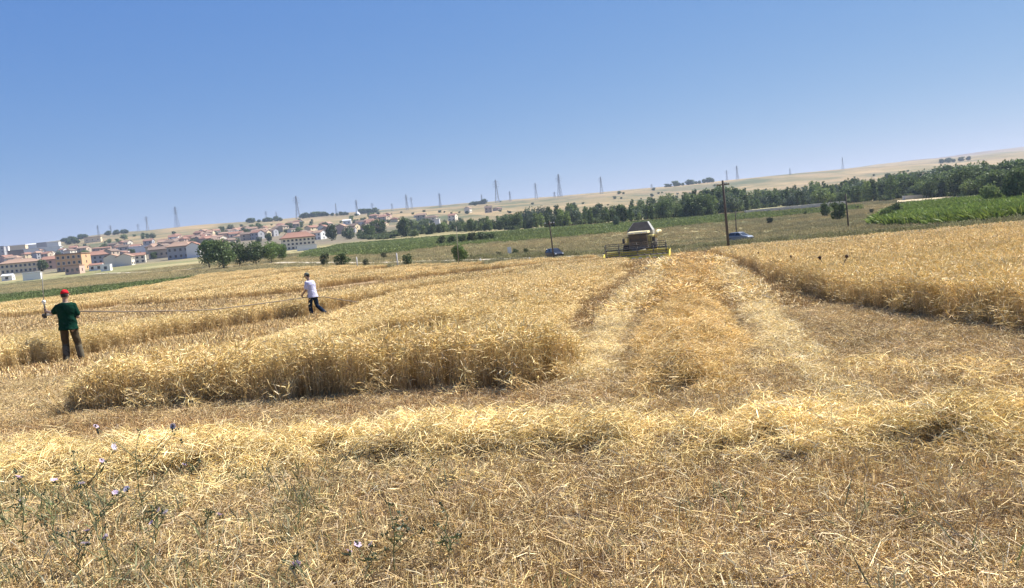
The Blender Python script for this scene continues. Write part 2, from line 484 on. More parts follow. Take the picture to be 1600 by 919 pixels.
# ------------------------------------------------------------------ plant tufts used by the stuff objects
def tint(c, s=0.12):
    k = 1 + random.uniform(-s, s) * 2
    return (c[0] * k * random.uniform(0.95, 1.05), c[1] * k, c[2] * k * random.uniform(0.88, 1.12))
class Tuft:
    def __init__(s): s.v = []; s.f = []; s.c = []
    def stalk(s, p, q, bend, r0, r1, col, col2=None, seg=2, sides=3):
        p = Vector(p); q = Vector(q); bend = Vector(bend); col2 = col2 or col
        t = (q - p).normalized(); a = t.orthogonal().normalized(); a.rotate(Matrix.Rotation(random.random() * 6.28, 3, t)); b_ = t.cross(a)
        base = len(s.v)
        for i in range(seg + 1):
            f = i / seg; c = p.lerp(q, f) + bend * (4 * f * (1 - f)); r = r0 + (r1 - r0) * f
            for k in range(sides):
                g = 2 * math.pi * k / sides
                s.v.append(c + (a * math.cos(g) + b_ * math.sin(g)) * r)
                s.c.append([col[j] * (1 - f) + col2[j] * f for j in range(3)])
        for i in range(seg):
            for k in range(sides):
                k2 = (k + 1) % sides; o = base + i * sides
                s.f.append((o + k, o + k2, o + sides + k2, o + sides + k))
    def ear(s, p, d, L, r, col, awn=0.0, na=3):
        p = Vector(p); d = Vector(d).normalized(); a = d.orthogonal().normalized(); b_ = d.cross(a)
        base = len(s.v)
        for f, k in ((0, 0.35), (0.3, 1.0), (0.75, 0.8), (1.0, 0.15)):
            for g in range(4):
                h = g * math.pi / 2 + 0.4
                s.v.append(p + d * (L * f) + (a * math.cos(h) + b_ * math.sin(h)) * r * k); s.c.append(tint(col, 0.05))
        for i in range(3):
            for g in range(4):
                g2 = (g + 1) % 4; o = base + i * 4
                s.f.append((o + g, o + g2, o + 4 + g2, o + 4 + g))
        for _ in range(na if awn else 0):
            q = p + d * L * random.uniform(0.3, 0.9)
            e = q + (d + Vector((random.uniform(-.35, .35), random.uniform(-.35, .35), random.uniform(-.2, .35)))) * awn
            s.blade(q, e, r * 0.22, col)
    def blade(s, p, q, w_, col, droop=0.0):
        p = Vector(p); q = Vector(q); t = (q - p)
        sd_ = t.cross(Vector((random.uniform(-1, 1), random.uniform(-1, 1), random.uniform(-.3, 1)))).normalized() * w_
        mid = p.lerp(q, 0.55) + Vector((0, 0, droop))
        o = len(s.v)
        s.v += [p - sd_ * .6, p + sd_ * .6, mid + sd_, mid - sd_, q]; s.c += [col] * 5
        s.f += [(o, o + 1, o + 2, o + 3), (o + 3, o + 2, o + 4)]
    def obj(s, name, coll, mat):
        me = np_mesh(name, np.array([tuple(p) for p in s.v]), s.f, np.array(s.c), mat)
        o = bpy.data.objects.new(name, me); coll.objects.link(o); return o

GOLD = (0.74, 0.55, 0.24); PALE = (0.88, 0.72, 0.39); BROWN = (0.38, 0.258, 0.128); DULL = (0.575, 0.432, 0.225); GREY = (0.46, 0.37, 0.235)
def rad_pt(r):
    a = random.random() * 6.283; q = r * math.sqrt(random.random()); return math.cos(a) * q, math.sin(a) * q
def wheat_tuft(rad, n, H, thick, awn, leaves):
    t = Tuft()
    for _ in range(n):
        x, y = rad_pt(rad); h = H * random.uniform(0.8, 1.08)
        lx, ly = random.gauss(0, .07) * H * 1.2, random.gauss(0, .07) * H * 1.2
        c = tint(random.choice([BROWN, BROWN, DULL]), .12); c2 = tint(random.choice([GOLD, DULL, GOLD]), .1)
        top = Vector((x + lx, y + ly, h))
        t.stalk((x, y, -.02), top, (lx * -.25, ly * -.25, 0), thick, thick * .7, c, c2, 2)
        d = Vector((lx + random.gauss(0, .06), ly + random.gauss(0, .06), random.uniform(-.02, .10)))
        t.ear(top, d, random.uniform(.06, .09) * (H / .58), thick * random.uniform(1.8, 2.5), tint(random.choice([GOLD, PALE, PALE, GOLD, (0.62, 0.45, 0.19)]), .12), awn, 4)
        for _ in range(leaves):
            f = random.uniform(.25, .85); p = Vector((x, y, 0)).lerp(top, f)
            q = p + Vector((random.gauss(0, .09), random.gauss(0, .09), random.uniform(-.10, .10)))
            t.blade(p, q, thick * 1.3, tint(random.choice([DULL, PALE, BROWN]), .15), .03)
    return t
def stubble_tuft(rad, n, H, thick, lying):
    t = Tuft()
    for _ in range(n):
        x, y = rad_pt(rad); h = H * random.uniform(.45, 1.15)
        t.stalk((x, y, -.02), (x + random.gauss(0, .35) * h, y + random.gauss(0, .35) * h, h), (0, 0, 0), thick, thick, tint(random.choice([BROWN, DULL, DULL, GREY])), tint(random.choice([DULL, PALE, BROWN, GOLD])), 1)
    for _ in range(lying):
        x, y = rad_pt(rad * 1.2); a = random.random() * 6.283; L = random.uniform(.05, .2); z = random.uniform(.005, .5 * H)
        t.stalk((x, y, z), (x + math.cos(a) * L, y + math.sin(a) * L, z + random.gauss(0, .25) * L), (0, 0, random.gauss(0, .01)), thick * .8, thick * .8, tint(random.choice([DULL, PALE, BROWN, GREY, GOLD])), None, 1)
    return t
def straw_tuft(rad, n, thick, cols, Hh=.09, Lr=(.1, .34)):
    t = Tuft()
    for _ in range(n):
        x, y = rad_pt(rad); a = random.random() * 6.283; L = random.uniform(*Lr); z = random.uniform(0, Hh)
        dz = random.gauss(.05, .42) * L
        p = Vector((x - math.cos(a) * L / 2, y - math.sin(a) * L / 2, max(.0, z - dz / 2))); q = Vector((x + math.cos(a) * L / 2, y + math.sin(a) * L / 2, max(.0, z + dz / 2)))
        c = tint(random.choice(cols), .12)
        if random.random() < .25: t.blade(p, p.lerp(q, .7), thick * 2.0, c, random.gauss(0, .01))
        else: t.stalk(p, q, (random.gauss(0, .12) * L, random.gauss(0, .12) * L, random.uniform(0, .12) * L), thick, thick * .85, c, None, 2)
    return t
def grass_tuft(rad, n, H, thick, cols, seed=True):
    t = Tuft()
    for _ in range(n):
        x, y = rad_pt(rad); h = H * random.uniform(.4, 1.1); lx, ly = random.gauss(0, .3) * h, random.gauss(0, .3) * h
        c = tint(random.choice(cols), .15)
        if seed and random.random() < .4:
            t.stalk((x, y, -.02), (x + lx, y + ly, h), (-lx * .2, -ly * .2, 0), thick, thick * .6, c, None, 2)
            t.ear((x + lx, y + ly, h), (lx, ly, .08), .06, thick * 2.2, c)
        else:
            t.blade((x, y, -.02), (x + lx * 1.5, y + ly * 1.5, h * .85), thick * 1.6, c, h * .15)
    return t

def coll_of(name, makers, count, mat):
    c = bpy.data.collections.new(name)
    for i in range(count): makers().obj('%s_%02d' % (name, i), c, mat)
    c['n'] = count
    return c
C_wheat = coll_of('wheat_near', lambda: wheat_tuft(.11, 17, .58, .0026, .055, 2), 7, STRAW)
C_wheatm = coll_of('wheat_mid', lambda: wheat_tuft(.20, 22, .58, .0048, .07, 1), 6, STRAW)
C_wheatf = coll_of('wheat_far', lambda: wheat_tuft(.55, 44, .58, .011, 0.0, 0), 5, STRAW)
C_stub = coll_of('stubble_near', lambda: stubble_tuft(.12, 24, .10, .0017, 30), 7, STRAW)
C_stubm = coll_of('stubble_mid', lambda: stubble_tuft(.28, 42, .14, .0055, 22), 6, STRAW)
C_stubf = coll_of('stubble_far', lambda: stubble_tuft(.8, 60, .16, .014, 30), 5, STRAW)
C_straw = coll_of('straw_near', lambda: straw_tuft(.13, 48, .0017, [GOLD, PALE, PALE, DULL, GOLD], .10, (.04, .17)), 7, STRAW)
C_strawb = coll_of('straw_brown', lambda: straw_tuft(.15, 60, .0014, [DULL, BROWN, GOLD, PALE, DULL, GREY], .06, (.02, .13)), 6, STRAW)
C_strawm = coll_of('straw_mid', lambda: straw_tuft(.3, 36, .006, [GOLD, PALE, GOLD, DULL], .11), 6, STRAW)
C_strawf = coll_of('straw_far', lambda: straw_tuft(.7, 44, .015, [GOLD, PALE, GOLD, DULL], .14, (.2, .6)), 5, STRAW)
C_dry = coll_of('dry_grass', lambda: grass_tuft(.10, 12, .24, .0012, [PALE, DULL, GREY, (.5, .42, .25)]), 6, STRAW)
C_green = coll_of('green_weed', lambda: grass_tuft(.12, 18, .15, .0018, [(.16, .185, .08), (.21, .22, .11), (.27, .26, .14), (.32, .29, .17)], False), 6, LEAF)
C_meadow = coll_of('meadow_tuft', lambda: grass_tuft(1.0, 60, .5, .02, [(.38, .335, .165), (.27, .255, .115), (.44, .37, .19), (.46, .39, .21)]), 5, STRAW)
C_crop = coll_of('green_crop', lambda: grass_tuft(1.0, 90, 1.5, .05, [(.15, .215, .045), (.20, .255, .06), (.10, .15, .03)], False), 5, LEAF)
C_lowcrop = coll_of('low_crop', lambda: grass_tuft(1.6, 90, .5, .05, [(.17, .215, .065), (.22, .25, .085), (.14, .18, .055)], False), 5, LEAF)

def gn_group(coll):
    g = bpy.data.node_groups.new('scatter_' + coll.name, 'GeometryNodeTree')
    g.interface.new_socket('Geometry', in_out='INPUT', socket_type='NodeSocketGeometry')
    g.interface.new_socket('Geometry', in_out='OUTPUT', socket_type='NodeSocketGeometry')
    N = g.nodes; L = g.links
    i = N.new('NodeGroupInput'); o = N.new('NodeGroupOutput')
    ci = N.new('GeometryNodeCollectionInfo'); ci.inputs['Collection'].default_value = coll
    ci.inputs['Separate Children'].default_value = True; ci.inputs['Reset Children'].default_value = True
    ip = N.new('GeometryNodeInstanceOnPoints'); ip.inputs['Pick Instance'].default_value = True
    def na(nm, ty):
        q = N.new('GeometryNodeInputNamedAttribute'); q.data_type = ty; q.inputs['Name'].default_value = nm; return q
    a1 = na('idx', 'INT'); a2 = na('rot', 'FLOAT_VECTOR'); a3 = na('scl', 'FLOAT_VECTOR')
    er = N.new('FunctionNodeEulerToRotation')
    L.new(i.outputs[0], ip.inputs['Points']); L.new(ci.outputs[0], ip.inputs['Instance'])
    L.new(a1.outputs[0], ip.inputs['Instance Index']); L.new(a2.outputs[0], er.inputs[0])
    L.new(er.outputs[0], ip.inputs['Rotation']); L.new(a3.outputs[0], ip.inputs['Scale'])
    L.new(ip.outputs[0], o.inputs[0])
    return g
GNG = {}
def scatter(name, coll, x, y, zoff=0.0, scale=(1, 1), zscale=None, tilt=0.12, lean=None, tone=None, label=None, cat=None):
    n_ = len(x)
    P = np.stack([x, y, terrain(x, y) + zoff], 1).astype(np.float32)
    me = bpy.data.meshes.new(name); me.vertices.add(n_); me.vertices.foreach_set('co', P.ravel())
    sc = rng.uniform(scale[0], scale[1], n_); zs = sc if zscale is None else sc * zscale
    rot = np.stack([rng.normal(0, tilt, n_), rng.normal(0, tilt, n_), rng.uniform(0, 6.283, n_)], 1)
    if lean is not None:                     # tufts leaning one way: no spin, so the tilt keeps its side
        rot[:, 0] += lean[0]; rot[:, 1] += lean[1]; rot[:, 2] = rng.uniform(-.5, .5, n_) + np.where(rng.random(n_) < .0, 3.14, 0)
    for nm, ty, arr, fld in (('idx', 'INT', rng.integers(0, coll['n'], n_).astype(np.int32), 'value'),
                             ('rot', 'FLOAT_VECTOR', rot.astype(np.float32), 'vector'),
                             ('scl', 'FLOAT_VECTOR', np.stack([sc, sc, zs], 1).astype(np.float32), 'vector'),
                             ('tone', 'FLOAT_VECTOR', (np.zeros((n_, 3)) if tone is None else tone).astype(np.float32), 'vector')):
        me.attributes.new(nm, ty, 'POINT').data.foreach_set(fld, arr.ravel())
    o = mkobj(name, me)
    if coll.name not in GNG: GNG[coll.name] = gn_group(coll)
    md = o.modifiers.new('scatter', 'NODES'); md.node_group = GNG[coll.name]
    tag(o, label, cat, kind='stuff')
    return o
def cand(y0, y1, dens):
    """evenly spread random points in the part of the view between two depths (with a margin at the sides)"""
    xm = 0.80 * y1 + 2.5
    n_ = int(dens * 2 * xm * (y1 - y0))
    x = rng.uniform(-xm, xm, n_); y = rng.uniform(y0, y1, n_)
    k = np.abs(x) < 0.80 * y + 2.5
    return x[k], y[k]
def tones(x, y, amp, base=(0, 0, 0), sc=1.3):
    v = (fnoise(x / sc, y / sc) - .5) * 2 * amp
    return np.stack([base[0] + v, base[1] + v * 1.02, base[2] + v * 1.1], 1)

# ------------------------------------------------------------------ standing wheat
def hw_A(x, y):
    """height factor of the left stand: lower and lodged towards the lane on its left end"""
    dl, _ = dist_line(x, y, LANE); df, _ = dist_line(x, y, A_FRONT)
    left = np.clip((-2.6 - x) / 2.2 - np.clip((y - 18) / 9, 0, 1), 0, 1)
    back = np.clip((df - 1.7) / .5, 0, 1)
    h = 1 - back * (.22 + .38 * left)
    gap = np.clip((df - 1.55) / .25, 0, 1) * np.clip((15.8 + 1.2 * (fnoise(x / 1.2, y / 2) - .5) - y) / .3, 0, 1) * np.clip((-.2 - x + .9 * (fnoise(x, y / .7) - .5)) / .8, 0, 1)
    h *= 1 - gap * np.clip(.42 + .6 * (fnoise(x / .7 + 2, y / .7) - .4), .2, .7)
    hole = (np.abs(x + 2.3 - .3 * (fnoise(y, x) - .5)) < .85) & (np.abs(y - 15.1) < .75)
    hole2 = (np.abs(x + 4.2) < .7) & (np.abs(y - 14.2) < .5)
    lat = x - .27 * y                         # drill direction: combed rows running along the lane
    comb = np.maximum(np.exp(-((lat + 3.1) / .22) ** 2), np.exp(-((lat + 5.4) / .25) ** 2)) * np.clip((y - 15) / 3, 0, 1)
    h *= 1 - .38 * comb * (.5 + .8 * fnoise(x / 1.5, y / 3))
    dr, _ = dist_line(x, y, A_RIGHT)
    h *= np.clip(.45 + dr / 1.6 + .25 * (fnoise(x / .5, y / .8) - .5), .3, 1)
    h = np.maximum(h, .30)
    h[hole | hole2] = .12
    h *= np.clip(0.62 + (x + 6.1) / 1.5, 0.4, 1)
    h *= 0.86 + 0.30 * fnoise(x / .9, y / .9)
    return h
def stand(name, poly, bands, hfun, label, tone_base):
    for suffix, (y0, y1, dens, coll, amp) in zip(('', '_behind', '_beyond'), bands):
        x, y = cand(y0, y1, dens); k = inpoly(x, y, poly); x, y = x[k], y[k]
        if len(x) == 0: continue
        h = hfun(x, y)
        k = h > .17; x, y, h = x[k], y[k], h[k]
        scatter(name, coll, x, y, 0.0, (.84, 1.18), h, .07, None, tones(x, y, amp, tone_base, 2.2),
                label[0] if suffix == '' else label[1] if suffix == '_behind' else label[2], 'wheat')
flat = lambda x, y: 0.86 + 0.26 * fnoise(x / 1.6, y / 1.6)
stand('standing_wheat', ASTAND, [(8, 20, 62, C_wheat, .16), (20, 45, 14, C_wheatm, .16), (45, 115, 2.6, C_wheatf, .14)], hw_A,
      ['uncut strip of golden wheat with a dark shaded front face', 'uncut golden wheat between the lane and the straw track', 'far end of the uncut wheat strip towards the combine harvester'], (.08, .06, .03))
stand('standing_wheat', RSTAND, [(8, 22, 58, C_wheat, .12), (22, 46, 13, C_wheatm, .14), (46, 125, 2.6, C_wheatf, .14)], flat,
      ['block of tall standing wheat along the right of the straw track', 'middle of the standing wheat block with thistles rising from it', 'far end of the standing wheat block beside the dirt road'], (.12, .10, .07))
stand('standing_wheat', BSTAND, [(14, 24, 50, C_wheat, .14), (24, 48, 18, C_wheatm, .16), (48, 120, 2.4, C_wheatf, .14)], flat,
      ['standing wheat on the far side of the lane beside the red cap', 'standing wheat behind the two people along the lane', 'far wheat strip behind the lane reaching the second cut line'], (.05, .04, .03))
CSTAND = np.concatenate([LANE2 + np.array([-.5, 2.6]), FIELD_FAR[:9][::-1]])
x, y = cand(46, 175, 1.7); k = inpoly(x, y, CSTAND); x, y = x[k], y[k]
row = np.sin((x * .96 - y * .28) / 2.9 + 1.5 * fnoise(x / 25, y / 25)) * .5 + .5
k = row < .82; x, y = x[k], y[k]
scatter('standing_wheat', C_wheatf, x, y, 0, (1.0, 1.5), .62 + .3 * fnoise(x / 5, y / 5), .1, None, tones(x, y, .2, (.06, .03, -.02), 9), 'pale far wheat field reaching the dirt road and the green strip', 'wheat')
# tuft of taller uncut stems by the lane
c = G(462, 503); a = rng.uniform(0, 6.283, 26); r = np.sqrt(rng.random(26)) * .42
scatter('wheat_clump', C_wheatm, c.x + np.cos(a) * r, c.y + np.sin(a) * r, 0, (.9, 1.1), 1.12, .1, None, None, 'small bushy clump of uncut wheat beside the person in the pale shirt', 'wheat')

# ------------------------------------------------------------------ cut ground: stubble, loose straw, windrows
def cut_mask(x, y):
    return inpoly(x, y, FIELD) & ~inpoly(x, y, ASTAND) & ~inpoly(x, y, RSTAND) & ~(inpoly(x, y, BSTAND) & (y > 10)) & ~(inpoly(x, y, CSTAND) & (y > 46))
for nm, y0, y1, dens, coll, lab in (('stubble', 2.2, 15, 62, C_stub, 'short brown wheat stubble covering the cut ground'),
                                    ('stubble', 15, 42, 15, C_stubm, 'brown stubble between the windrow and the standing wheat'),
                                    ('stubble', 42, 130, 2.4, C_stubf, 'stubble at the far end of the track behind the combine harvester')):
    x, y = cand(y0, y1, dens); k = cut_mask(x, y) | (y < 7); x, y = x[k], y[k]
    brown = np.exp(-((y - 8.3 + .06 * x) / 0.9) ** 2) * np.clip((1.5 - x) / 2, 0, 1)
    tn = tones(x, y, .28, (.04, .01, -.01), 1.0); tn[:, 0] -= .16 * brown; tn[:, 1] -= .24 * brown; tn[:, 2] -= .26 * brown
    pl, trk = track_tone(x, y); tn += (pl * .34 - trk * (1 - pl) * .26)[:, None] * np.array([.9, 1.0, 1.15])
    scatter(nm, coll, x, y, 0, (.8, 1.25), (.7 + .6 * fnoise(x / 1.5, y / 1.5)) * (1 - .5 * trk), .14, None, tn, lab, 'stubble')
x, y = cand(14, 36, 16); dl, _ = dist_line(x, y, LANE); k = (dl < 3.2) & inpoly(x, y, ASTAND) & (x < -3); x, y = x[k], y[k]
scatter('stubble', C_stubm, x, y, 0, (.9, 1.3), 1.3, .14, None, tones(x, y, .26, (.14, .12, .08), 1.2), 'trampled pale stubble along the lane between the two people', 'stubble')
def pile(name, L, hw, H, dens, y0, y1, coll, label, tone_base, amp=.14, spread=1.0, hole=.30):
    x, y = cand(y0, y1, dens); d, f = dist_line(x, y, L)
    w_ = np.interp(f, np.linspace(0, 1, len(hw)), hw) * (0.5 + 1.0 * fnoise(x / .8, y / .8))
    k = (d < w_) & (fnoise(x / .34 + 3, y / .26, 2) > hole) & (rng.random(len(x)) < 1.05 - .55 * (d / w_) ** 2 * spread)
    x, y, d, w_ = x[k], y[k], d[k], w_[k]
    prof = np.maximum(0, 1 - (d / w_) ** 2) * np.clip(2.6 * fnoise(x / .55 + 9, y / .45) - .55, .1, 1.5)
    z = H * prof * np.sqrt(rng.random(len(x)))
    scatter(name, coll, x, y, z, (.8, 1.25), None, .22, None, tones(x, y, amp, tone_base, .8), label, 'straw')
pile('straw_windrow', S1, [.60] * 3, .21, 230, 4.6, 9.5, C_straw, 'pale yellow straw windrow lying across the foreground', (.20, .20, .17), .26, hole=.385)
pile('loose_straw', S1, [1.25] * 3, .03, 46, 4.0, 10.5, C_straw, 'thin fringe of loose straw beside the foreground windrow', (.04, .03, .0), .26, hole=.40)
pile('straw_windrow', S2, [.6, .78, .85, 1.15], .30, 200, 6.5, 17, C_straw, 'golden straw windrow running up the middle of the track', (.04, -.02, -.10), .24, hole=.385)
pile('straw_windrow', S2, [.75, .75, .8, 1.1], .36, 46, 17, 40, C_strawm, 'golden windrow further up the track', (.02, -.05, -.14), .24, hole=.37)
pile('straw_windrow', S2, [.75, .75, .85, 1.3], .22, 9, 40, 80, C_strawf, 'far golden windrow in front of the combine harvester', (0, -.08, -.18))
for Lr, lab in ((S3, 'left'), (S4, 'right')):
    side = 'beside the uncut wheat strip' if lab == 'left' else 'between the windrow and the tall wheat block'
    pile('loose_straw', Lr, [.30, .30, .32, .5], .05, 80, 6.0, 17, C_straw, 'pale line of loose straw ' + side, (.16, .2, .3))
    pile('loose_straw', Lr, [.32, .34, .4, .55], .05, 26, 17, 42, C_strawm, 'pale line of straw further up the track ' + side, (.12, .14, .2))
    pile('loose_straw', Lr, [.4, .4, .5, .7], .06, 5, 42, 90, C_strawf, 'far pale straw line ' + side, (.12, .14, .2))
pile('loose_straw', S5, [.6, .9, .9, .8], .06, 30, 6.0, 14, C_straw, 'scattered pale straw where the track meets the cross swath', (.30, .30, .28), spread=1.5)
# thin litter over the rest of the cut ground
x, y = cand(2.2, 15, 95); k = (cut_mask(x, y) | (y < 7)) & (rng.random(len(x)) < np.clip(2.6 * fnoise(x / .7, y / .7) - .55, .12, 1)); x, y = x[k], y[k]
scatter('straw_litter', C_strawb, x, y, .01, (.8, 1.3), None, .15, None, tones(x, y, .40, (.03, .03, .03), .6), 'brown broken straw litter scattered over the stubble', 'straw')
x, y = cand(15, 42, 7); k = cut_mask(x, y) & (rng.random(len(x)) < fnoise(x / 3, y / 3) * 1.2); x, y = x[k], y[k]
scatter('straw_litter', C_strawm, x, y, .0, (.7, 1.1), .6, .1, None, tones(x, y, .2, (-.1, -.1, -.06), 2), 'thin straw litter further up the cut track', 'straw')
# bent straw leaning out of the stands
bx, by, ang = [], [], []
for Lf, n_ in ((A_FRONT, 26), (RSTAND_EDGE[2:8], 60)):
    for _ in range(n_):
        t = random.random() * (len(Lf) - 1); i0 = int(t); p = Lf[i0] + (Lf[i0 + 1] - Lf[i0]) * (t - i0)
        bx.append(p[0] + random.uniform(-.1, .25)); by.append(p[1] + random.uniform(-.1, .25))
bx = np.array(bx); by = np.array(by)
scatter('bent_wheat', C_wheat, bx, by, 0, (.75, 1.05), .9, .2, (.75, -.45), tones(bx, by, .1, (.15, .16, .18)), 'bent pale stems leaning out of the standing wheat edges', 'wheat')
# dry grass and green weeds in the foreground
x, y = cand(2.2, 7.0, 16); k = rng.random(len(x)) < np.clip((6.6 - y) / 3, 0, 1) * np.clip(fnoise(x / .8, y / .8) * 2.4 - .8, 0, 1); x, y = x[k], y[k]
scatter('dry_grass', C_dry, x, y, 0, (.5, 1.05), None, .25, None, tones(x, y, .2, (-.08, -.06, 0)), 'wispy dry grass along the near edge of the field', 'grass')
x, y = cand(2.2, 7.2, 110)
pr = np.clip((-.4 - x) / 2.2, 0, 1) * np.clip((6.9 - y) / 1.4, 0, 1) * np.clip(fnoise(x / .5, y / .5) * 2.6 - .75, 0, 1) * .95 + .04 * np.clip((4.6 - y), 0, 1)
k = rng.random(len(x)) < pr; x, y = x[k], y[k]
scatter('green_weeds', C_green, x, y, 0, (.7, 1.5), None, .25, None, tones(x, y, .25), 'low green weeds growing among the foreground stubble', 'weeds')

# ------------------------------------------------------------------ meadow and green crops beyond the field
def between(xm0, xm1, y0, y1, dens):
    n_ = int(dens * (xm1 - xm0) * (y1 - y0)); return rng.uniform(xm0, xm1, n_), rng.uniform(y0, y1, n_)
def px_poly(pts): return GL(pts)
ROADP = np.concatenate([ROADL - nv * 2.4, (ROADL + nv * 2.4)[::-1]])
LEFTCROP = px_poly([(-200, 497), (0, 477), (150, 462), (285, 440), (300, 434), (180, 446), (0, 462), (-200, 480)])
MIDCROP = px_poly([(470, 403), (600, 398), (700, 385), (850, 374), (1000, 361), (1135, 346), (1340, 328), (1340, 322), (1130, 337), (960, 350), (800, 362), (640, 374), (490, 386)])
CORN = px_poly([(1366, 352), (1450, 353), (1560, 349), (1700, 336), (1700, 296), (1600, 309), (1500, 316), (1420, 323), (1385, 336)])
x, y = between(-260, 240, 70, 330, .34)
k = ~inpoly(x, y, FIELD) & (np.abs(x) < .85 * y) & ~inpoly(x, y, ROADP) & ~inpoly(x, y, LEFTCROP) & ~inpoly(x, y, MIDCROP) & ~inpoly(x, y, CORN)
x, y = x[k], y[k]; q = fnoise(x / 35, y / 14)
tn = np.stack([(q - .45) * .9, (q - .5) * .6, (q - .5) * .5], 1)
scatter('meadow_grass', C_meadow, x, y, 0, (.7, 1.3), .8, .1, None, tn, 'olive and straw coloured rough grass beyond the field', 'grass')
x, y = between(-150, -20, 70, 230, 1.1); k = inpoly(x, y, LEFTCROP); x, y = x[k], y[k]
scatter('green_crop_strip', C_lowcrop, x, y, 0, (.7, 1.0), 1.0, .1, None, tones(x, y, .2, (-.1, -.1, -.1), 12), 'dark green crop strip between the pale wheat and the town', 'crop')
x, y = between(-90, 160, 120, 420, .5); k = inpoly(x, y, MIDCROP); x, y = x[k], y[k]
scatter('green_crop_strip', C_lowcrop, x, y, 0, (1.0, 1.5), 1.0, .1, None, tones(x, y, .3, (.05, .02, .0), 30), 'long green crop field below the tree belt', 'crop')
x, y = between(20, 200, 60, 260, 1.5); k = inpoly(x, y, CORN); x, y = x[k], y[k]
scatter('green_crop_strip', C_crop, x, y, 0, (.8, 1.25), 1.0, .1, None, tones(x, y, .25, (.1, .05, .0), 9), 'bright green maize plot behind the dirt road', 'crop')
# weedy verge along the dirt road
q = []
for _ in range(900):
    t = random.uniform(4, len(ROADL) - 1.001); i0 = int(t); p = ROADL[i0] + (ROADL[i0 + 1] - ROADL[i0]) * (t - i0) + nv[i0] * random.uniform(2.6, 6.5); q.append(p)
q = np.array(q)
scatter('verge_grass', C_meadow, q[:, 0], q[:, 1], 0, (.6, 1.3), 1.3, .1, None, tones(q[:, 0], q[:, 1], .35, (-.05, 0, -.1), 5), 'rough grass and weeds on the verge of the dirt road', 'grass')

# ------------------------------------------------------------------ trees
BARK = principled('bark', (0.16, 0.12, 0.085), 0.9, var=.25, scale=5, bump=.6)
def crown_mesh(name, lobes, n_, size, base, seed, shell=.35):
    r_ = np.random.default_rng(seed); V = []; C = []
    vol = np.array([l[3] * l[4] * l[5] for l in lobes]); cnt = np.maximum(1, (n_ * vol / vol.sum()).astype(int))
    for (cx, cy, cz, rx, ry, rz), m_ in zip(lobes, cnt):
        d = r_.normal(size=(m_, 3)); d /= np.linalg.norm(d, axis=1)[:, None]
        rr = (shell + (1 - shell) * r_.random(m_)) ** .6 * r_.uniform(.82, 1.12, m_)
        clump = r_.normal(size=(max(3, m_ // 14), 3)); clump /= np.linalg.norm(clump, axis=1)[:, None]
        d = d * .5 + clump[r_.integers(0, len(clump), m_)] * .75; d /= np.linalg.norm(d, axis=1)[:, None]
        p = d * rr[:, None] * np.array([rx, ry, rz]) + np.array([cx, cy, cz])
        lc = r_.uniform(.82, 1.2)
        for q in range(m_):
            a = r_.normal(size=3); a /= np.linalg.norm(a); b_ = np.cross(a, d[q] + r_.normal(size=3) * .6); b_ /= np.linalg.norm(b_) + 1e-9
            s_ = size * r_.uniform(.6, 1.3); k_ = lc * r_.uniform(.75, 1.25)
            c_ = (base[0] * k_, base[1] * k_, base[2] * k_)
            V += [p[q] - a * s_, p[q] + b_ * s_ * .5, p[q] + a * s_, p[q] - b_ * s_ * .5]; C += [c_] * 4
    V = np.array(V); Q = np.arange(len(V)).reshape(-1, 4)
    return np_mesh(name, V, Q, np.array(C), LEAF)
def trunk_mesh(name, H, r, limbs):
    mb = MB(); mb.tube([(0, 0, -.4), (.03 * H, 0, H * .3), (-.01 * H, .02 * H, H * .62), (0, 0, H * .9)], [r * 1.15, r, r * .6, r * .15], 7)
    for (a, z0, l, up) in limbs:
        mb.tube([(0, 0, z0 * H), (math.cos(a) * l * .5, math.sin(a) * l * .5, z0 * H + up * .55), (math.cos(a) * l, math.sin(a) * l, z0 * H + up)], [r * .5, r * .35, r * .1], 5)
    return mb.mesh(name, BARK, True)
def round_lobes(H, W, seed, low=.18, k=7):
    r_ = random.Random(seed); L = [(0, 0, H * (.5 + low * .5), W * .62, W * .62, H * (.5 - low * .45))]
    for _ in range(k):
        a = r_.random() * 6.283; q = r_.uniform(.3, .62) * W; s_ = r_.uniform(.28, .46) * W
        L.append((math.cos(a) * q, math.sin(a) * q, H * r_.uniform(low + .2, .85), s_, s_, s_ * r_.uniform(.7, 1.0)))
    return L
def poplar_lobes(H, W, seed):
    r_ = random.Random(seed); L = []
    for i in range(7):
        f = i / 6; w_ = W * (.55 + .5 * math.sin(math.pi * (f * .8 + .12)))
        L.append((r_.uniform(-.15, .15) * W, r_.uniform(-.15, .15) * W, H * (.08 + .84 * f), w_ * .75, w_ * .75, H * .13))
    return L
DG = (.095, .13, .045); MG = (.14, .19, .06); LG = (.19, .24, .075); OL = (.17, .18, .08); BG = (.12, .155, .085)
KINDS = {}
def kind(nm, H, W, form, col, n_, size, seed, low=.18):
    lob = poplar_lobes(H, W, seed) if form == 'p' else round_lobes(H, W, seed, low)
    r_ = random.Random(seed)
    limbs = [(r_.random() * 6.283, r_.uniform(.25, .55), W * r_.uniform(.25, .5), H * r_.uniform(.12, .25)) for _ in range(5)]
    KINDS[nm] = (trunk_mesh(nm + '_trunk', H, max(.09, H * .022), limbs), crown_mesh(nm + '_crown', lob, n_, size, col, seed), H)
for i in range(4): kind('pop%d' % i, 10, 2.2 + .4 * i, 'p', [MG, DG, LG, MG][i], 1100, .42, 20 + i)
for i in range(5): kind('rnd%d' % i, 8, 4.4 + .4 * i, 'r', [DG, MG, DG, LG, BG][i], 1500, .46, 40 + i, -.02)
for i in range(3): kind('grove%d' % i, 8, 5.0, 'r', [(.10, .15, .042), (.125, .175, .05), DG][i], 2600, .34, 60 + i, .10)
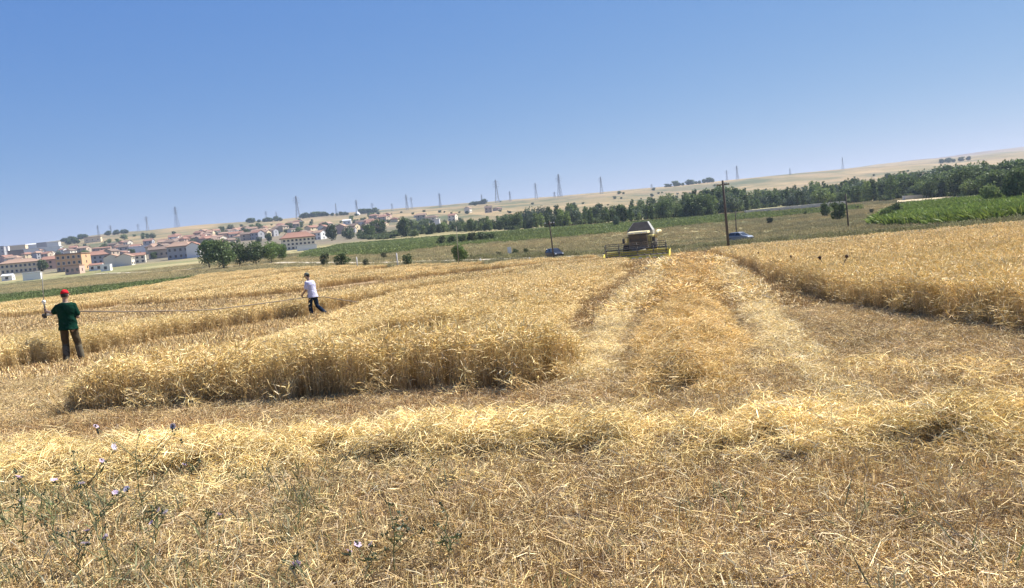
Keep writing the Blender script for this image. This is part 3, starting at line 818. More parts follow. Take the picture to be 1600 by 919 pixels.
for i in range(4): kind('shrub%d' % i, 3, 1.8, 'r', [(.085, .10, .04), DG, (.11, .115, .055), (.035, .045, .022)][i], 900, .17, 80 + i, .0)
def tree(name, kd, loc, H, rz, label, cat, group=None, wide=1.0):
    tm, cm, h0 = KINDS[kd]; s_ = H / h0
    e = empty(name, loc, rz); e.scale = (s_ * wide, s_ * wide, s_)
    part('trunk', tm, e); part('crown', cm, e)
    return tag(e, label, cat, group)
def tree_px(name, kd, px, pyb, pyt, label, cat, group=None, wide=1.0, Y=None):
    g = G(px, pyb) if Y is None else None
    if Y is not None:
        p = at(px, pyb, Y); g = Vector((p.x, Y, tz(p.x, Y)))
    H = max(.6, (pyb - pyt) * g.y / 1190.0)
    return tree(name, kd, g, H, random.random() * 6.283, label, cat, group, wide)

# the long belt of trees below the plateau
def env(x, tab): return float(np.interp(x, [t[0] for t in tab], [t[1] for t in tab]))
BASE = [(600, 374), (700, 362), (800, 359), (960, 348), (1100, 338), (1200, 324), (1330, 317), (1420, 311), (1540, 306), (1700, 296)]
TOP = [(600, 346), (650, 341), (700, 344), (760, 337), (800, 330), (840, 322), (880, 319), (960, 319), (1000, 313), (1060, 302), (1120, 294), (1200, 294), (1300, 284), (1400, 270), (1500, 260), (1600, 250), (1700, 240)]
nb = 0
for rowi, (dy, frac) in enumerate(((0, .80), (-5, .92), (-10, 1.0))):
    px = 640 + rowi * 4
    while px < 1680 and nb < 360:
        b_ = env(px, BASE) + dy + random.uniform(-1.5, 1.5); tp = b_ - (b_ - env(px, TOP)) * frac * random.choice([random.uniform(.5, .8), random.uniform(.75, 1.15), random.uniform(.8, 1.05)])
        if px > 880 or rowi == 0 or random.random() < .7:
            pop = random.random() < (.62 if 760 < px < 1420 else .25)
            kd = ('pop%d' % random.randrange(4)) if pop else ('rnd%d' % random.randrange(5))
            sp = next(t for lim, t in ((700, 'near the white water tower'), (790, 'above the long hedge'), (900, 'above the dark parked car'), (960, 'beside the dark round tree'), (1060, 'behind the combine harvester'), (1164, 'behind the tall wooden pole'), (1325, 'behind the pale channel'), (1410, 'behind the sandy bank'), (1545, 'behind the channel by the maize plot'), (9999, 'beyond the maize plot')) if px < lim)
            cl = {'pop0': 'mid green', 'pop1': 'dark green', 'pop2': 'light green', 'pop3': 'broad mid green', 'rnd0': 'dark green', 'rnd1': 'mid green', 'rnd2': 'deep green wide', 'rnd3': 'light green', 'rnd4': 'bluish green'}[kd]
            rk = ('front', 'middle', 'back')[rowi]
            lb = '%s %s in belt %s row %s' % (cl, 'narrow poplar' if pop else 'rounded tree', rk, sp)
            tree_px('poplar_tree' if pop else 'broadleaf_tree', kd, px, b_, tp, lb, 'tree', 'trees of the belt ' + sp, random.uniform(.9, 1.2))
            nb += 1
        px += random.choice([5, 7, 8, 9, 13, 9]) * random.uniform(.85, 1.15) * (1.0 if rowi < 2 else 1.25)
for i in range(60):
    px = random.uniform(1190, 1660); b_ = env(px, BASE) - 8 - (random.random() ** 1.2) * (env(px, BASE) - env(px, TOP) - 12) * (1 if px > 1380 else .45)
    kd = 'rnd%d' % random.randrange(5); tree_px('broadleaf_tree', kd, px, b_, b_ - random.uniform(10, 17), '%s tree on the wooded slope above the belt %s' % ({'0': 'dark', '1': 'mid green', '2': 'deep green', '3': 'light green', '4': 'bluish'}[kd[3]], 'by the maize plot' if px > 1400 else 'by the pale channel'), 'tree', 'trees on the wooded slope', 1.1)
C_bush = coll_of('undergrowth_bush', lambda: grass_tuft(1.6, 110, 2.4, .13, [(.09, .12, .045), (.12, .155, .06), (.16, .185, .07), (.07, .09, .035)], False), 5, LEAF)
q = []
for _ in range(1500):
    px = random.uniform(560, 1690); g = G(px, env(px, BASE) - random.uniform(-1, 17) * (1 if px > 880 else .5)); q.append((g.x, g.y))
q = np.array(q)
scatter('undergrowth', C_bush, q[:, 0], q[:, 1], 0, (.5, 1.3), None, .1, None, tones(q[:, 0], q[:, 1], .3, (0, 0, 0), 14), 'green undergrowth and saplings at the foot of the tree belt', 'undergrowth')
# grove in front of the town
for px, b_, tp, w_, lab in ((328, 419, 375, 1.0, 'leafy tree at the end of the grove by the white house'), (350, 421, 374, 1.0, 'tallest broad tree of the grove, second from the white house'), (375, 417, 378, 1.0, 'broad tree of the grove, third from the white house'),
                            (400, 414, 377, 1.05, 'broad tree of the grove, third from the red roofed block'), (424, 411, 378, 1.05, 'broad tree of the grove, second from the red roofed block'), (441, 408, 381, .9, 'small tree at the end of the grove by the red roofed block')):
    tree_px('grove_tree', 'grove%d' % random.randrange(3), px, b_, tp, lab, 'tree', 'grove trees before the town', w_)
for px, b_, tp, kd, w_, lab in (
    (632, 370, 339, 'rnd0', 1.0, 'dark dense tree standing out at the start of the tree belt'),
    (596, 368, 343, 'rnd2', .9, 'dark tree between the town houses and the belt'),
    (662, 364, 341, 'rnd4', .9, 'bluish green tree beside the white tower'),
    (578, 372, 350, 'rnd1', .9, 'green tree at the town edge above the crop field'),
    (545, 374, 352, 'rnd4', .9, 'grey green tree under the town roofs'),
    (520, 376, 350, 'rnd0', .8, 'dark tree beside the red roofed block'),
    (975, 348, 322, 'rnd0', .75, 'dark round tree standing before the belt behind the combine harvester'),
    (964, 354, 336, 'rnd4', .6, 'short grey green tree at the foot of the belt'),
    (1290, 339, 316, 'rnd0', .9, 'dark low tree below the pale channel'),
    (1312, 344, 316, 'rnd2', .9, 'dark bushy tree beside the wooden pole below the channel'),
    (67, 424, 405, 'rnd0', .9, 'dark conical tree beside the cream apartment row'),
    (240, 405, 394, 'rnd2', .9, 'dark tree among the brown houses'),
    (385, 371, 358, 'rnd0', .8, 'dark tree among red roofs above the grove'),
    (1550, 322, 285, 'rnd3', .8, 'pale green tall tree behind the maize plot'),
    (1590, 318, 262, 'rnd0', .7, 'tall dark tree at the end of the maize plot')):
    tree_px('broadleaf_tree', kd, px, b_, tp, lab, 'tree', None, w_)
# shrubs in the meadow and along the road
for px, b_, tp, kd, w_, lab in (
    (508, 416, 396, 'shrub0', 1.0, 'grey green bush beside the big dark bush behind the pale shirt'),
    (535, 418, 394, 'shrub1', 1.2, 'big dark bush by the road behind the pale shirt'),
    (572, 417, 404, 'shrub2', 1.0, 'low dry bush beside the big dark bush'),
    (637, 417, 397, 'shrub1', 1.0, 'round dark bush alone on the road edge'),
    (600, 404, 394, 'shrub2', 1.3, 'small olive bush at the edge of the green field'),
    (780, 401, 393, 'shrub2', 1.2, 'low olive bush of the roadside trio'),
    (806, 400, 388, 'shrub1', 1.0, 'middle dark bush of the roadside trio'),
    (823, 399, 388, 'shrub0', 1.0, 'dark bush at the end of the roadside trio'),
    (1203, 351, 339, 'shrub3', 1.1, 'small nearly black bush in the dry meadow'),
    (1258, 336, 330, 'shrub1', 1.2, 'low dark bush at the channel foot'),
    (1385, 348, 326, 'shrub1', 1.2, 'dark bush at the corner of the maize plot'),
    (1400, 340, 316, 'shrub1', 1.1, 'taller dark bush behind the corner of the maize plot'),
    (1362, 334, 326, 'shrub3', 1.0, 'dark low bush beside the sandy bank'),
    (1340, 327, 321, 'shrub2', 1.2, 'tiny bush on the sandy bank')):
    tree_px('shrub', kd, px, b_, tp, lab, 'bush', None, w_)
for i, px in enumerate((690, 706, 722, 738, 753, 768)):
    tree_px('hedge_shrub', 'shrub%d' % (1 if i % 3 else 0), px, 383 - (px - 690) * .09, 369 - (px - 690) * .08 - (2 if i in (3, 4) else 0), 'dark shrub in the long hedge on the green field', 'bush', 'hedge shrubs on the green field', 1.3)
tree_px('young_tree', 'grove1', 719, 414, 381, 'slim young olive tree alone by the road', 'tree', None, .8)

# ------------------------------------------------------------------ town
def wallmat(nm, c): return principled('wall_' + nm, c, .9, var=.08, scale=.6, spec=.1)
WM = {'white': wallmat('white', (.78, .76, .72)), 'cream': wallmat('cream', (.68, .56, .36)), 'orange': wallmat('orange', (.58, .36, .20)), 'pink': wallmat('pink', (.52, .36, .29)),
      'grey': wallmat('grey', (.36, .36, .37)), 'tan': wallmat('tan', (.46, .37, .28)), 'brown': wallmat('brown', (.26, .19, .15)), 'ivory': wallmat('ivory', (.72, .66, .54))}
RM = {'red': principled('roof_red', (.27, .15, .11), .9, var=.25, scale=.7, spec=.1), 'terra': principled('roof_terra', (.32, .215, .155), .9, var=.25, scale=.7, spec=.1),
      'brown': principled('roof_brown', (.19, .14, .11), .9, var=.2, scale=.7, spec=.1), 'light': principled('roof_light', (.62, .62, .62), .6, var=.08, scale=.4), 'dark': principled('roof_dark', (.12, .12, .13), .8, var=.1, scale=.4)}
GLASS = principled('dark_glass', (.03, .035, .045), .12, var=.05, spec=.6)
FRAME = principled('pale_frame', (.6, .58, .54), .6, var=.05)
_mc = {}
def unit_mesh(kind_, mat):
    key = (kind_, mat.name)
    if key in _mc: return _mc[key]
    mb = MB()
    if kind_ == 'wall': mb.box(-.5, .5, -.5, .5, -.25, 1)
    elif kind_ == 'gwall':                    # walls with gable ends, ridge along x
        mb.add([(-.5,-.5,-.25),(.5,-.5,-.25),(.5,.5,-.25),(-.5,.5,-.25),(-.5,-.5,1),(.5,-.5,1),(.5,.5,1),(-.5,.5,1),(-.5,0,1.3),(.5,0,1.3)],
               [(0,3,2,1),(0,1,5,4),(2,3,7,6),(1,2,6,9,5),(3,0,4,8,7),(4,5,9,8),(6,7,8,9)])
    elif kind_ == 'gable':                    # two thick roof slopes
        for s_ in (-1, 1):
            v = [(-.54, s_*.56, -.036), (.54, s_*.56, -.036), (.54, 0, .30), (-.54, 0, .30)]
            mb.hexa(v + [(p[0], p[1], p[2] + .05) for p in v])
    elif kind_ == 'hip':
        mb.add([(-.55,-.57,0),(.55,-.57,0),(.55,.57,0),(-.55,.57,0),(-.28,0,.3),(.28,0,.3),(-.55,-.57,.04),(.55,-.57,.04),(.55,.57,.04),(-.55,.57,.04)],
               [(0,3,2,1),(0,1,7,6),(1,2,8,7),(2,3,9,8),(3,0,6,9),(6,7,5,4),(7,8,5),(8,9,4,5),(9,6,4)])
    elif kind_ == 'slab': mb.box(-.53, .53, -.53, .53, 0, .06); mb.box(-.51, .51, -.51, -.47, .06, .11)
    elif kind_ == 'window': mb.box(-.5, .5, -.06, .06, -.5, .5)
    elif kind_ == 'wframe':
        mb.box(-.6, .6, -.05, .08, .5, .6); mb.box(-.6, -.5, -.05, .08, -.5, .5); mb.box(.5, .6, -.05, .08, -.5, .5); mb.box(-.65, .65, -.14, .08, -.62, -.5)
    elif kind_ == 'chim': mb.box(-.5, .5, -.5, .5, 0, .85); mb.box(-.62, .62, -.62, .62, .85, 1)
    elif kind_ == 'door': mb.box(-.5, .5, -.06, .06, 0, 1)
    _mc[key] = mb.mesh('%s_%s' % (kind_, mat.name), mat)
    return _mc[key]
def house(name, loc, W, D, H, rz, wall, roof, form, label, cat, group=None, wins=(0, 0), frames=False, chim=False, door=False):
    e = empty(name, loc, rz)
    part('wall', unit_mesh('gwall' if form == 'gable' else 'wall', WM[wall]), e, (0, 0, 0), (0, 0, 0), (W, D, H))
    rs = (W, D, D if form in ('gable', 'hip') else min(6, H))
    if form == 'gable':
        rs = (W, D, H)
    rf = part('roof', unit_mesh({'gable': 'gable', 'hip': 'hip', 'flat': 'slab'}[form], RM[roof]), e, (0, 0, H + (.02 if form != 'gable' else .012 * H)), (0, 0, 0), rs)
    if chim:
        part('chimney', unit_mesh('chim', WM['tan']), rf, (.22, .1, .1), (0, 0, 0), (.7 / W, .7 / D, 1.6 / rs[2]))
    nx_, nz_ = wins
    for i in range(nx_):
        for j in range(nz_):
            ww = min(1.3, W / nx_ * .5); wh = min(1.5, H / max(nz_, 1) * .5)
            X_ = (i + .5) / nx_ * W - W / 2; Z_ = (j + .5) / nz_ * H
            wd = part('window', unit_mesh('window', GLASS), e, (X_, -D / 2 - .0, Z_), (0, 0, 0), (ww, 1, wh))
            if frames: part('frame', unit_mesh('wframe', FRAME), wd)
    for j in range(nz_):
        part('window', unit_mesh('window', GLASS), e, (W / 2, 0, (j + .5) / nz_ * H), (0, 0, math.pi / 2), (1.1, 1, min(1.4, H / nz_ * .5)))
    if door: part('door', unit_mesh('door', WM['brown']), e, (W * .32, -D / 2 - .01, 0), (0, 0, 0), (1.1, 1.2, 2.1))
    return tag(e, label, cat, group)
def house_px(x0, x1, yt, yb, wall, roof, form, label, cat='house', rz=0, wins=(0, 0), depth=None, **kw):
    xm = (x0 + x1) / 2; g = G(xm, yb, 0, 1400)
    s_ = g.y / 1195.0; W = (x1 - x0) * s_ * .96; H = (yb - yt) * s_
    D = depth or min(max(W * .7, 6), 14)
    if form == 'gable': H = H / 1.32
    if form == 'hip': H = max(2.6, H - .3 * D)
    az = -math.atan2(g.x, g.y)
    nm = {'house': 'house', 'building': 'apartment_building', 'warehouse': 'warehouse'}[cat]
    return house(nm, (g.x, g.y + D / 2, min(tz(g.x, g.y), tz(g.x, g.y + D / 2))), W, D, H, az * .6 + R(rz), wall, roof, form, label, cat, None, wins, **kw)
H_ = house_px
H_(0, 56, 405, 427, 'cream', 'terra', 'hip', 'long cream apartment row with many small windows', 'building', 8, (9, 2), 9, frames=True, door=True)
H_(88, 128, 398, 424, 'orange', 'terra', 'flat', 'orange apartment block at the town edge', 'building', -12, (5, 3), 12, frames=True)
H_(60, 90, 401, 421, 'pink', 'red', 'hip', 'pink house squeezed between the cream row and orange block', 'house', 10, (3, 2), 8)
H_(101, 123, 416, 429, 'pink', 'terra', 'flat', 'low pink house standing before the orange block', 'house', -8, (3, 1), 7)
H_(132, 163, 393, 413, 'grey', 'red', 'hip', 'grey house with a red hipped roof beside the orange block', 'house', 12, (4, 2), 10, chim=True)
H_(137, 156, 412, 423, 'white', 'red', 'gable', 'low white house with pink red roof below the grey house', 'house', 0, (2, 1), 7)
H_(156, 170, 414, 424, 'white', 'light', 'flat', 'tiny white outhouse at the meadow edge', 'house', 0, (1, 1), 5)
H_(165, 179, 398, 418, 'ivory', 'terra', 'gable', 'narrow ivory house with tall gable beside the grey house', 'house', 80, (2, 2), 8)
H_(185, 199, 397, 416, 'ivory', 'terra', 'gable', 'ivory house with tall gable between narrow ivory houses', 'house', 80, (2, 2), 8)
H_(199, 223, 396, 412, 'ivory', 'red', 'gable', 'ivory house with red roof below the long white hall', 'house', 6, (3, 2), 8, chim=True)
H_(200, 231, 386, 397, 'white', 'light', 'flat', 'long bright white hall among the red roofs', 'warehouse', 4, (0, 0), 12)
H_(231, 262, 386, 404, 'tan', 'brown', 'gable', 'greyish tan house with brown roof beside the white hall', 'house', 0, (4, 1), 9)
H_(262, 297, 378, 405, 'grey', 'terra', 'hip', 'large grey house with terracotta roof near the grove', 'house', -14, (4, 2), 10)
H_(294, 309, 379, 403, 'white', 'red', 'gable', 'white house with steep pink roof beside the grove', 'house', 78, (2, 2), 8)
H_(437, 488, 363, 390, 'ivory', 'red', 'hip', 'three storey block with red roof and white balconies', 'building', 10, (8, 3), 11, frames=True)
H_(33, 58, 427, 438, 'white', 'light', 'flat', 'low white shed at the meadow edge below the cream row', 'house', 6, (0, 0), 6)
H_(0, 15, 429, 439, 'white', 'light', 'gable', 'small white gabled shed below the cream row', 'house', 0, (1, 1), 6)
H_(36, 87, 388, 400, 'white', 'light', 'flat', 'long pale factory hall with flat roof above the town', 'warehouse', 4, (0, 0), 20)
H_(14, 36, 384, 393, 'cream', 'light', 'flat', 'cream factory hall beside the pale factory hall', 'warehouse', 0, (0, 0), 16)
H_(12, 36, 392, 402, 'brown', 'dark', 'flat', 'brown low hall below the cream factory hall', 'warehouse', 0, (0, 0), 12)
H_(-6, 5, 386, 402, 'grey', 'dark', 'flat', 'grey tower block at the end of the factory row', 'building', 0, (2, 3), 10)
H_(5, 12, 386, 400, 'white', 'light', 'flat', 'slim white block beside the grey tower block', 'building', 0, (1, 3), 8)
H_(38, 56, 381, 388, 'white', 'light', 'gable', 'white gabled hall behind the long factory hall', 'warehouse', 0, (0, 0), 14)
H_(56, 72, 380, 388, 'grey', 'dark', 'flat', 'grey hall behind the long factory hall', 'warehouse', 0, (0, 0), 14)
H_(72, 89, 379, 388, 'white', 'light', 'flat', 'white cube hall at the end of the factory row', 'warehouse', 0, (0, 0), 14)
H_(131, 155, 371, 379, 'cream', 'terra', 'flat', 'cream low farm building alone on the hillside', 'house', 0, (3, 1), 12)
H_(535, 548, 343, 351, 'white', 'light', 'gable', 'white gabled house among the upper red roofs', 'house', 0, (2, 1), 9)
H_(462, 493, 384, 391, 'white', 'light', 'flat', 'low white canopy building at the foot of the three storey block', 'house', 6, (0, 0), 6)
# the mass of small houses on the slope
def nearmain(px, py):
    return False
TOWN = [(160, 398, 300, 384, 22), (60, 404, 170, 396, 14), (310, 384, 470, 352, 46), (470, 372, 610, 346, 40), (150, 392, 420, 366, 36), (610, 352, 820, 328, 6), (0, 412, 90, 404, 8), (700, 330, 840, 318, 3)]
nh = 0
for ti, (xa, ya, xb, yb, cnt) in enumerate(TOWN):
    where = ('near the bright white hall', 'above the orange block', 'above the grove', 'under the white conical tent', 'on the upper slope of the town', 'by the white water tower', 'behind the cream row', 'alone over the tree belt')[ti]
    for _ in range(cnt):
        f = random.random(); px = xa + (xb - xa) * f; py = ya + (yb - ya) * f + random.uniform(-9, 9)
        g = G(px, py, 0, 1400)
        if g.y < 420 or g.y > 1350: continue
        W = random.uniform(7, 13); D = random.uniform(6, 9); H = random.choice([3.0, 3.4, 5.4, 5.8, 6.4])
        wl = random.choice(['white', 'ivory', 'ivory', 'tan', 'cream', 'pink', 'tan', 'grey']); rf = random.choice(['red', 'terra', 'red', 'brown', 'terra'])
        fm = random.choice(['gable', 'gable', 'hip'])
        rzz = random.choice([0, 15, -20, 80, 65]) + random.uniform(-6, 6)
        house('house', (g.x, g.y, tz(g.x, g.y) - .3), W, D, H, R(rzz), wl, rf, fm, '%s %s house with %s %s roof %s' % ('low' if H < 4 else 'tall', wl, {'red': 'red', 'terra': 'terracotta', 'brown': 'brown'}[rf], fm, where), 'house',
              'town houses ' + where, (2, 2 if H > 5 else 1))
        nh += 1
# town greenery and hillside bushes
for i in range(80):
    px = random.uniform(90, 600); py = np.interp(px, [0, 300, 600], [402, 378, 352]) + random.uniform(-12, 14)
    tree_px('broadleaf_tree', 'rnd%d' % random.randrange(5), px, py, py - random.uniform(6, 12), 'small dark tree growing between roofs ' + ('by the orange block' if px < 200 else 'behind the white hall' if px < 310 else 'above the grove' if px < 450 else 'beside the three storey block' if px < 520 else 'below the conical tent'), 'tree', 'trees between the town roofs', 1.1)
for i in range(110):
    px = random.uniform(80, 1560) if i < 40 else random.uniform(430, 1150); py = yh(px) - random.uniform(14, 42)
    tree_px('hillside_bush', 'rnd%d' % random.randrange(3), px, py, py - random.uniform(2, 5), 'small dark bush on the plateau slope ' + next(t for lim, t in ((200, 'above the factory halls'), (330, 'above the grey house'), (470, 'above the grove'), (600, 'by the conical tent'), (700, 'above the water tower'), (800, 'above the long hedge'), (900, 'above the dark parked car'), (1060, 'above the combine harvester'), (1180, 'above the tall wooden pole'), (1330, 'above the pale channel'), (9999, 'above the maize plot')) if px < lim), 'bush', 'bushes dotted on the plateau slope', 1.6)
for (xa, xb, n_) in ((85, 128, 7), (158, 195, 5), (380, 440, 8), (468, 500, 7), (500, 545, 7), (560, 585, 7), (735, 760, 5), (1040, 1120, 12), (1470, 1520, 5)):
    for i in range(n_):
        px = xa + (xb - xa) * (i + random.random() * .6) / n_
        g = at(px, 300, 1430); z_ = tz(g.x, 1430)
        tree('skyline_tree', 'rnd%d' % random.randrange(3), (g.x, 1430, z_ - .5), random.uniform(5, 11), random.random() * 6, 'dark tree on the plateau skyline ' + {85: 'above the factory halls', 158: 'above the hillside farm', 380: 'above the grove', 468: 'above the red roofs', 500: 'in the row beside the conical tent', 560: 'just past the conical tent', 735: 'above the water tower belt', 1040: 'beyond the tall wooden pole', 1470: 'on the far ridge by the maize plot'}[xa], 'tree', 'dark trees on the plateau skyline', 1.5)
# white tower block, tent
g = G(685, 360, 0, 1200); e = empty('water_tower', g); s_ = g.y / 1195
mb = MB(); mb.tube([(0, 0, -.5), (0, 0, 8 * s_)], [.9, .8], 10); mb.build('shaft', WM['grey'], e)
mb = MB(); mb.box(-3.6 * s_, 3.6 * s_, -2.5, 2.5, 8 * s_, 17 * s_); mb.build('tank', WM['white'], e)
mb = MB(); mb.box(-3.9 * s_, 3.9 * s_, -2.8, 2.8, 17 * s_ + .02, 18 * s_); mb.build('cap', RM['light'], e)
tag(e, 'white square water tower rising over the tree belt', 'tower')
g = G(559, 336, 0, 1400); s_ = g.y / 1195; e = empty('tent', g)
mb = MB(); q = [(math.cos(a) * 4 * s_, math.sin(a) * 4 * s_) for a in np.linspace(0, 2 * math.pi, 9)[:-1]]
mb.loft([[(x, y, -.3) for x, y in q], [(x, y, 1.5 * s_) for x, y in q], [(x * .35, y * .35, 4.5 * s_) for x, y in q], [(x * .03, y * .03, 7 * s_) for x, y in q]]); mb.build('canvas', WM['white'], e)
mb = MB(); mb.tube([(0, 0, 6.5 * s_), (0, 0, 8.3 * s_)], .12 * s_, 6); mb.build('mast', WM['grey'], e)
tag(e, 'white conical tent on the skyline by dark trees', 'tent')

# ------------------------------------------------------------------ pylons
STEEL = principled('galvanised_steel', (.27, .29, .32), .6, .4, var=.1)
def pylon_mesh(H):
    lat = MB(); arms = MB(); r = .0055 * H + .07
    def wid(f): return .07 * H * (1 - f) ** 1.3 + .015 * H
    lv = [0, .16, .31, .45, .58, .70, .81, .91, 1.0]
    for i in range(8):
        a, b_ = wid(lv[i]), wid(lv[i + 1]); z0, z1 = lv[i] * H - (1 if i == 0 else 0), lv[i + 1] * H
        c0 = [(-a, -a, z0), (a, -a, z0), (a, a, z0), (-a, a, z0)]; c1 = [(-b_, -b_, z1), (b_, -b_, z1), (b_, b_, z1), (-b_, b_, z1)]
        for k_ in range(4):
            lat.tube([c0[k_], c1[k_]], r, 4); lat.tube([c0[k_], c1[(k_ + 1) % 4]], r * .6, 3); lat.tube([c0[(k_ + 1) % 4], c1[k_]], r * .6, 3)
    for f, l in ((.70, .13), (.81, .16), (.91, .12)):
        for s_ in (-1, 1):
            arms.tube([(0, 0, f * H + .03 * H), (s_ * l * H, 0, f * H)], [r * .8, r * .5], 4); arms.tube([(0, 0, f * H - .01 * H), (s_ * l * H, 0, f * H)], [r * .8, r * .5], 4)
            arms.tube([(s_ * l * H, 0, f * H), (s_ * l * H, 0, f * H - .04 * H)], r * .7, 4)
    return lat.mesh('pylon_lattice', STEEL), arms.mesh('pylon_arm', STEEL)
PL, PA = pylon_mesh(40.0)
for px, yt in ((152, 352), (172, 352), (215, 350), (228, 338), (273, 323), (415, 330), (431, 331), (462, 306), (524, 318), (556, 312), (581, 317), (612, 318), (634, 304), (642, 308), (686, 302), (752, 304), (774, 281), (796, 299), (836, 286), (866, 300), (872, 272), (938, 276), (1018, 288), (1135, 266), (1151, 259), (1234, 263), (1316, 246)):
    Y = 1440; p = at(px, yt, Y); z0 = tz(p.x, Y); H = max(9, p.z - z0)
    e = empty('power_pylon', (p.x, Y, z0), random.choice([.2, .5, 1.1, -.4])); s_ = H / 40; ws = max(s_, .55); e.scale = (ws, ws, s_)
    part('lattice', PL, e); part('crossarms', PA, e)
    tag(e, ('tall' if H > 28 else 'small') + ' steel lattice pylon on the skyline ' + next(t for lim, t in ((180, 'above the factory halls'), (225, 'beyond the hillside farm'), (260, 'above the bright white hall'), (300, 'above the large grey house'), (425, 'above the grove'), (450, 'beyond the grove edge'), (480, 'above the three storey block'), (540, 'before the conical tent'), (570, 'behind the conical tent'), (600, 'past the conical tent'), (625, 'above the first belt trees'), (660, 'above the dark dense tree'), (700, 'above the water tower'), (760, 'above the long hedge'), (785, 'over the end of the hedge'), (815, 'over the roadside bushes'), (850, 'beside the slim pole'), (869, 'behind the dark parked car'), (900, 'rising highest over the dark parked car'), (960, 'above the combine harvester'), (1060, 'beyond the combine harvester'), (1140, 'right behind the tall wooden pole'), (1180, 'next to the tall wooden pole'), (1260, 'above the pale channel'), (9999, 'above the sandy bank')) if px < lim), 'pylon', 'tall pylons on the skyline' if H > 28 else 'small pylons on the skyline')

# ------------------------------------------------------------------ poles and posts
WOOD = principled('old_wood', (.10, .078, .06), .9, var=.25, scale=4, bump=.4)
CERAM = principled('insulator', (.5, .5, .5), .3, var=.05)
def pole(px, yb, pxt, yt, r, label, arms=True, mat=None):
    g = G(px, yb); p = at(pxt, yt, g.y); e = empty('utility_pole', g); d = p - g
    mb = MB(); mb.tube([(0, 0, -.5), (d.x * .5, 0, d.z * .5), (d.x, 0, d.z)], [r * 1.15, r, r * .8], 10); sh = mb.build('shaft', mat or WOOD, e, True)
    if arms:
        mb = MB(); mb.box(d.x - .75, d.x + .75, -.06, .06, d.z - .55, d.z - .43); ca = mb.build('crossarm', mat or WOOD, e)
        for k_ in (-.65, 0.25, .65):
            mb = MB(); mb.tube([(d.x + k_, 0, d.z - .43), (d.x + k_, 0, d.z - .33), (d.x + k_, 0, d.z - .25)], [.05, .08, .03], 8); mb.build('insulator', CERAM, ca, True)
    return tag(e, label, 'pole')
pole(1139, 391, 1129, 282, .15, 'tall dark wooden pole standing by the silver car')
pole(1151, 371, 1149, 330, .11, 'shorter wooden pole behind the silver car', False)
pole(866, 408, 858, 345, .10, 'slim dark pole in front of the dark parked car', True)
pole(717, 418, 713, 354, .05, 'thin pale pole beside the slim young tree', False, principled('pale_wood', (.3, .26, .2), .9))
pole(1326, 356, 1321, 303, .13, 'wooden pole by the dark trees below the channel', False)
CONC = principled('concrete', (.52, .50, .46), .9, var=.12, scale=1.5)
for px, yb, yt, lab in ((559, 421, 402, 'pale concrete post beside the big dark bush'), (622, 420, 396, 'slim grey post beside the round dark bush'), (751, 411, 404, 'short grey post on the road edge'), (828, 411, 403, 'short dark post on the road edge before the trio of bushes')):
    g = G(px, yb); h = (yb - yt) * g.y / 1195; e = empty('roadside_post', g)
    mb = MB(); mb.tube([(0, 0, -.3), (0, 0, h)], .1, 8); sh = mb.build('shaft', CONC, e, True)
    mb = MB(); mb.ball((0, 0, h), .11, .11, .07, 8, 6); mb.build('cap', CONC, e, True); tag(e, lab, 'post')
g = G(797, 402); e = empty('direction_sign', g); mb = MB(); mb.tube([(0, 0, -.3), (0, 0, 1.9)], .05, 8); mb.build('post', CONC, e)
mb = MB(); mb.box(-.35, .35, -.08, -.05, .7, 1.9); mb.build('panel', WM['white'], e, False, .01); tag(e, 'small white sign panel among the roadside bushes', 'sign')

# ------------------------------------------------------------------ long pale water channel on piers
for (xa, ya, xb, yb_, nseg, lab) in ((1164, 331, 1320, 316, 9, 'long pale concrete channel on low piers before the tree belt'), (1412, 308, 1542, 300, 7, 'pale concrete channel running behind the maize plot')):
    g0 = G(xa, ya + 3); g1 = G(xb, yb_ + 5); Ym = (g0.y + g1.y) / 2
    p0 = at(xa, ya, Ym); p1 = at(xb, yb_, Ym); e = empty('water_channel', (p0.x, Ym, tz(p0.x, Ym)))
    d = p1 - p0; L_ = d.length; ang = math.atan2(d.y, d.x); e.rotation_euler = (0, 0, ang)
    sl = d.z / L_; z0 = p0.z - tz(p0.x, Ym)
    for i in range(nseg):
        xa_, xb2 = L_ * i / nseg + .06, L_ * (i + 1) / nseg - .06
        za, zb = z0 + sl * xa_, z0 + sl * xb2
        mb = MB(); mb.hexa([(xa_, -1, za - .75), (xb2, -1, zb - .75), (xb2, 1, zb - .75), (xa_, 1, za - .75), (xa_, -1.2, za + .45), (xb2, -1.2, zb + .45), (xb2, 1.2, zb + .45), (xa_, 1.2, za + .45)])
        mb.build('channel_segment', CONC, e)
        gx_ = p0.x + math.cos(ang) * xa_
        mb = MB(); mb.box(xa_ - .3, xa_ + .3, -.7, .7, tz(gx_, Ym) - tz(p0.x, Ym) - .6, za - .76); mb.build('pier', CONC, e)
    tag(e, lab, 'channel')
# sandy bank below the channel
M_sand = principled('sandy_soil', (.50, .40, .24), .95, var=.2, scale=.3)
strip('sandy_bank', GL([(1322, 327), (1370, 327), (1420, 322)]), GL([(1322, 322), (1370, 320), (1420, 317)]), .12, M_sand, 40, 5)
strip('sandy_path', GL([(1402, 318), (1480, 313), (1545, 307)]), GL([(1402, 315), (1480, 310), (1545, 303)]), .5, M_sand, 40, 5)

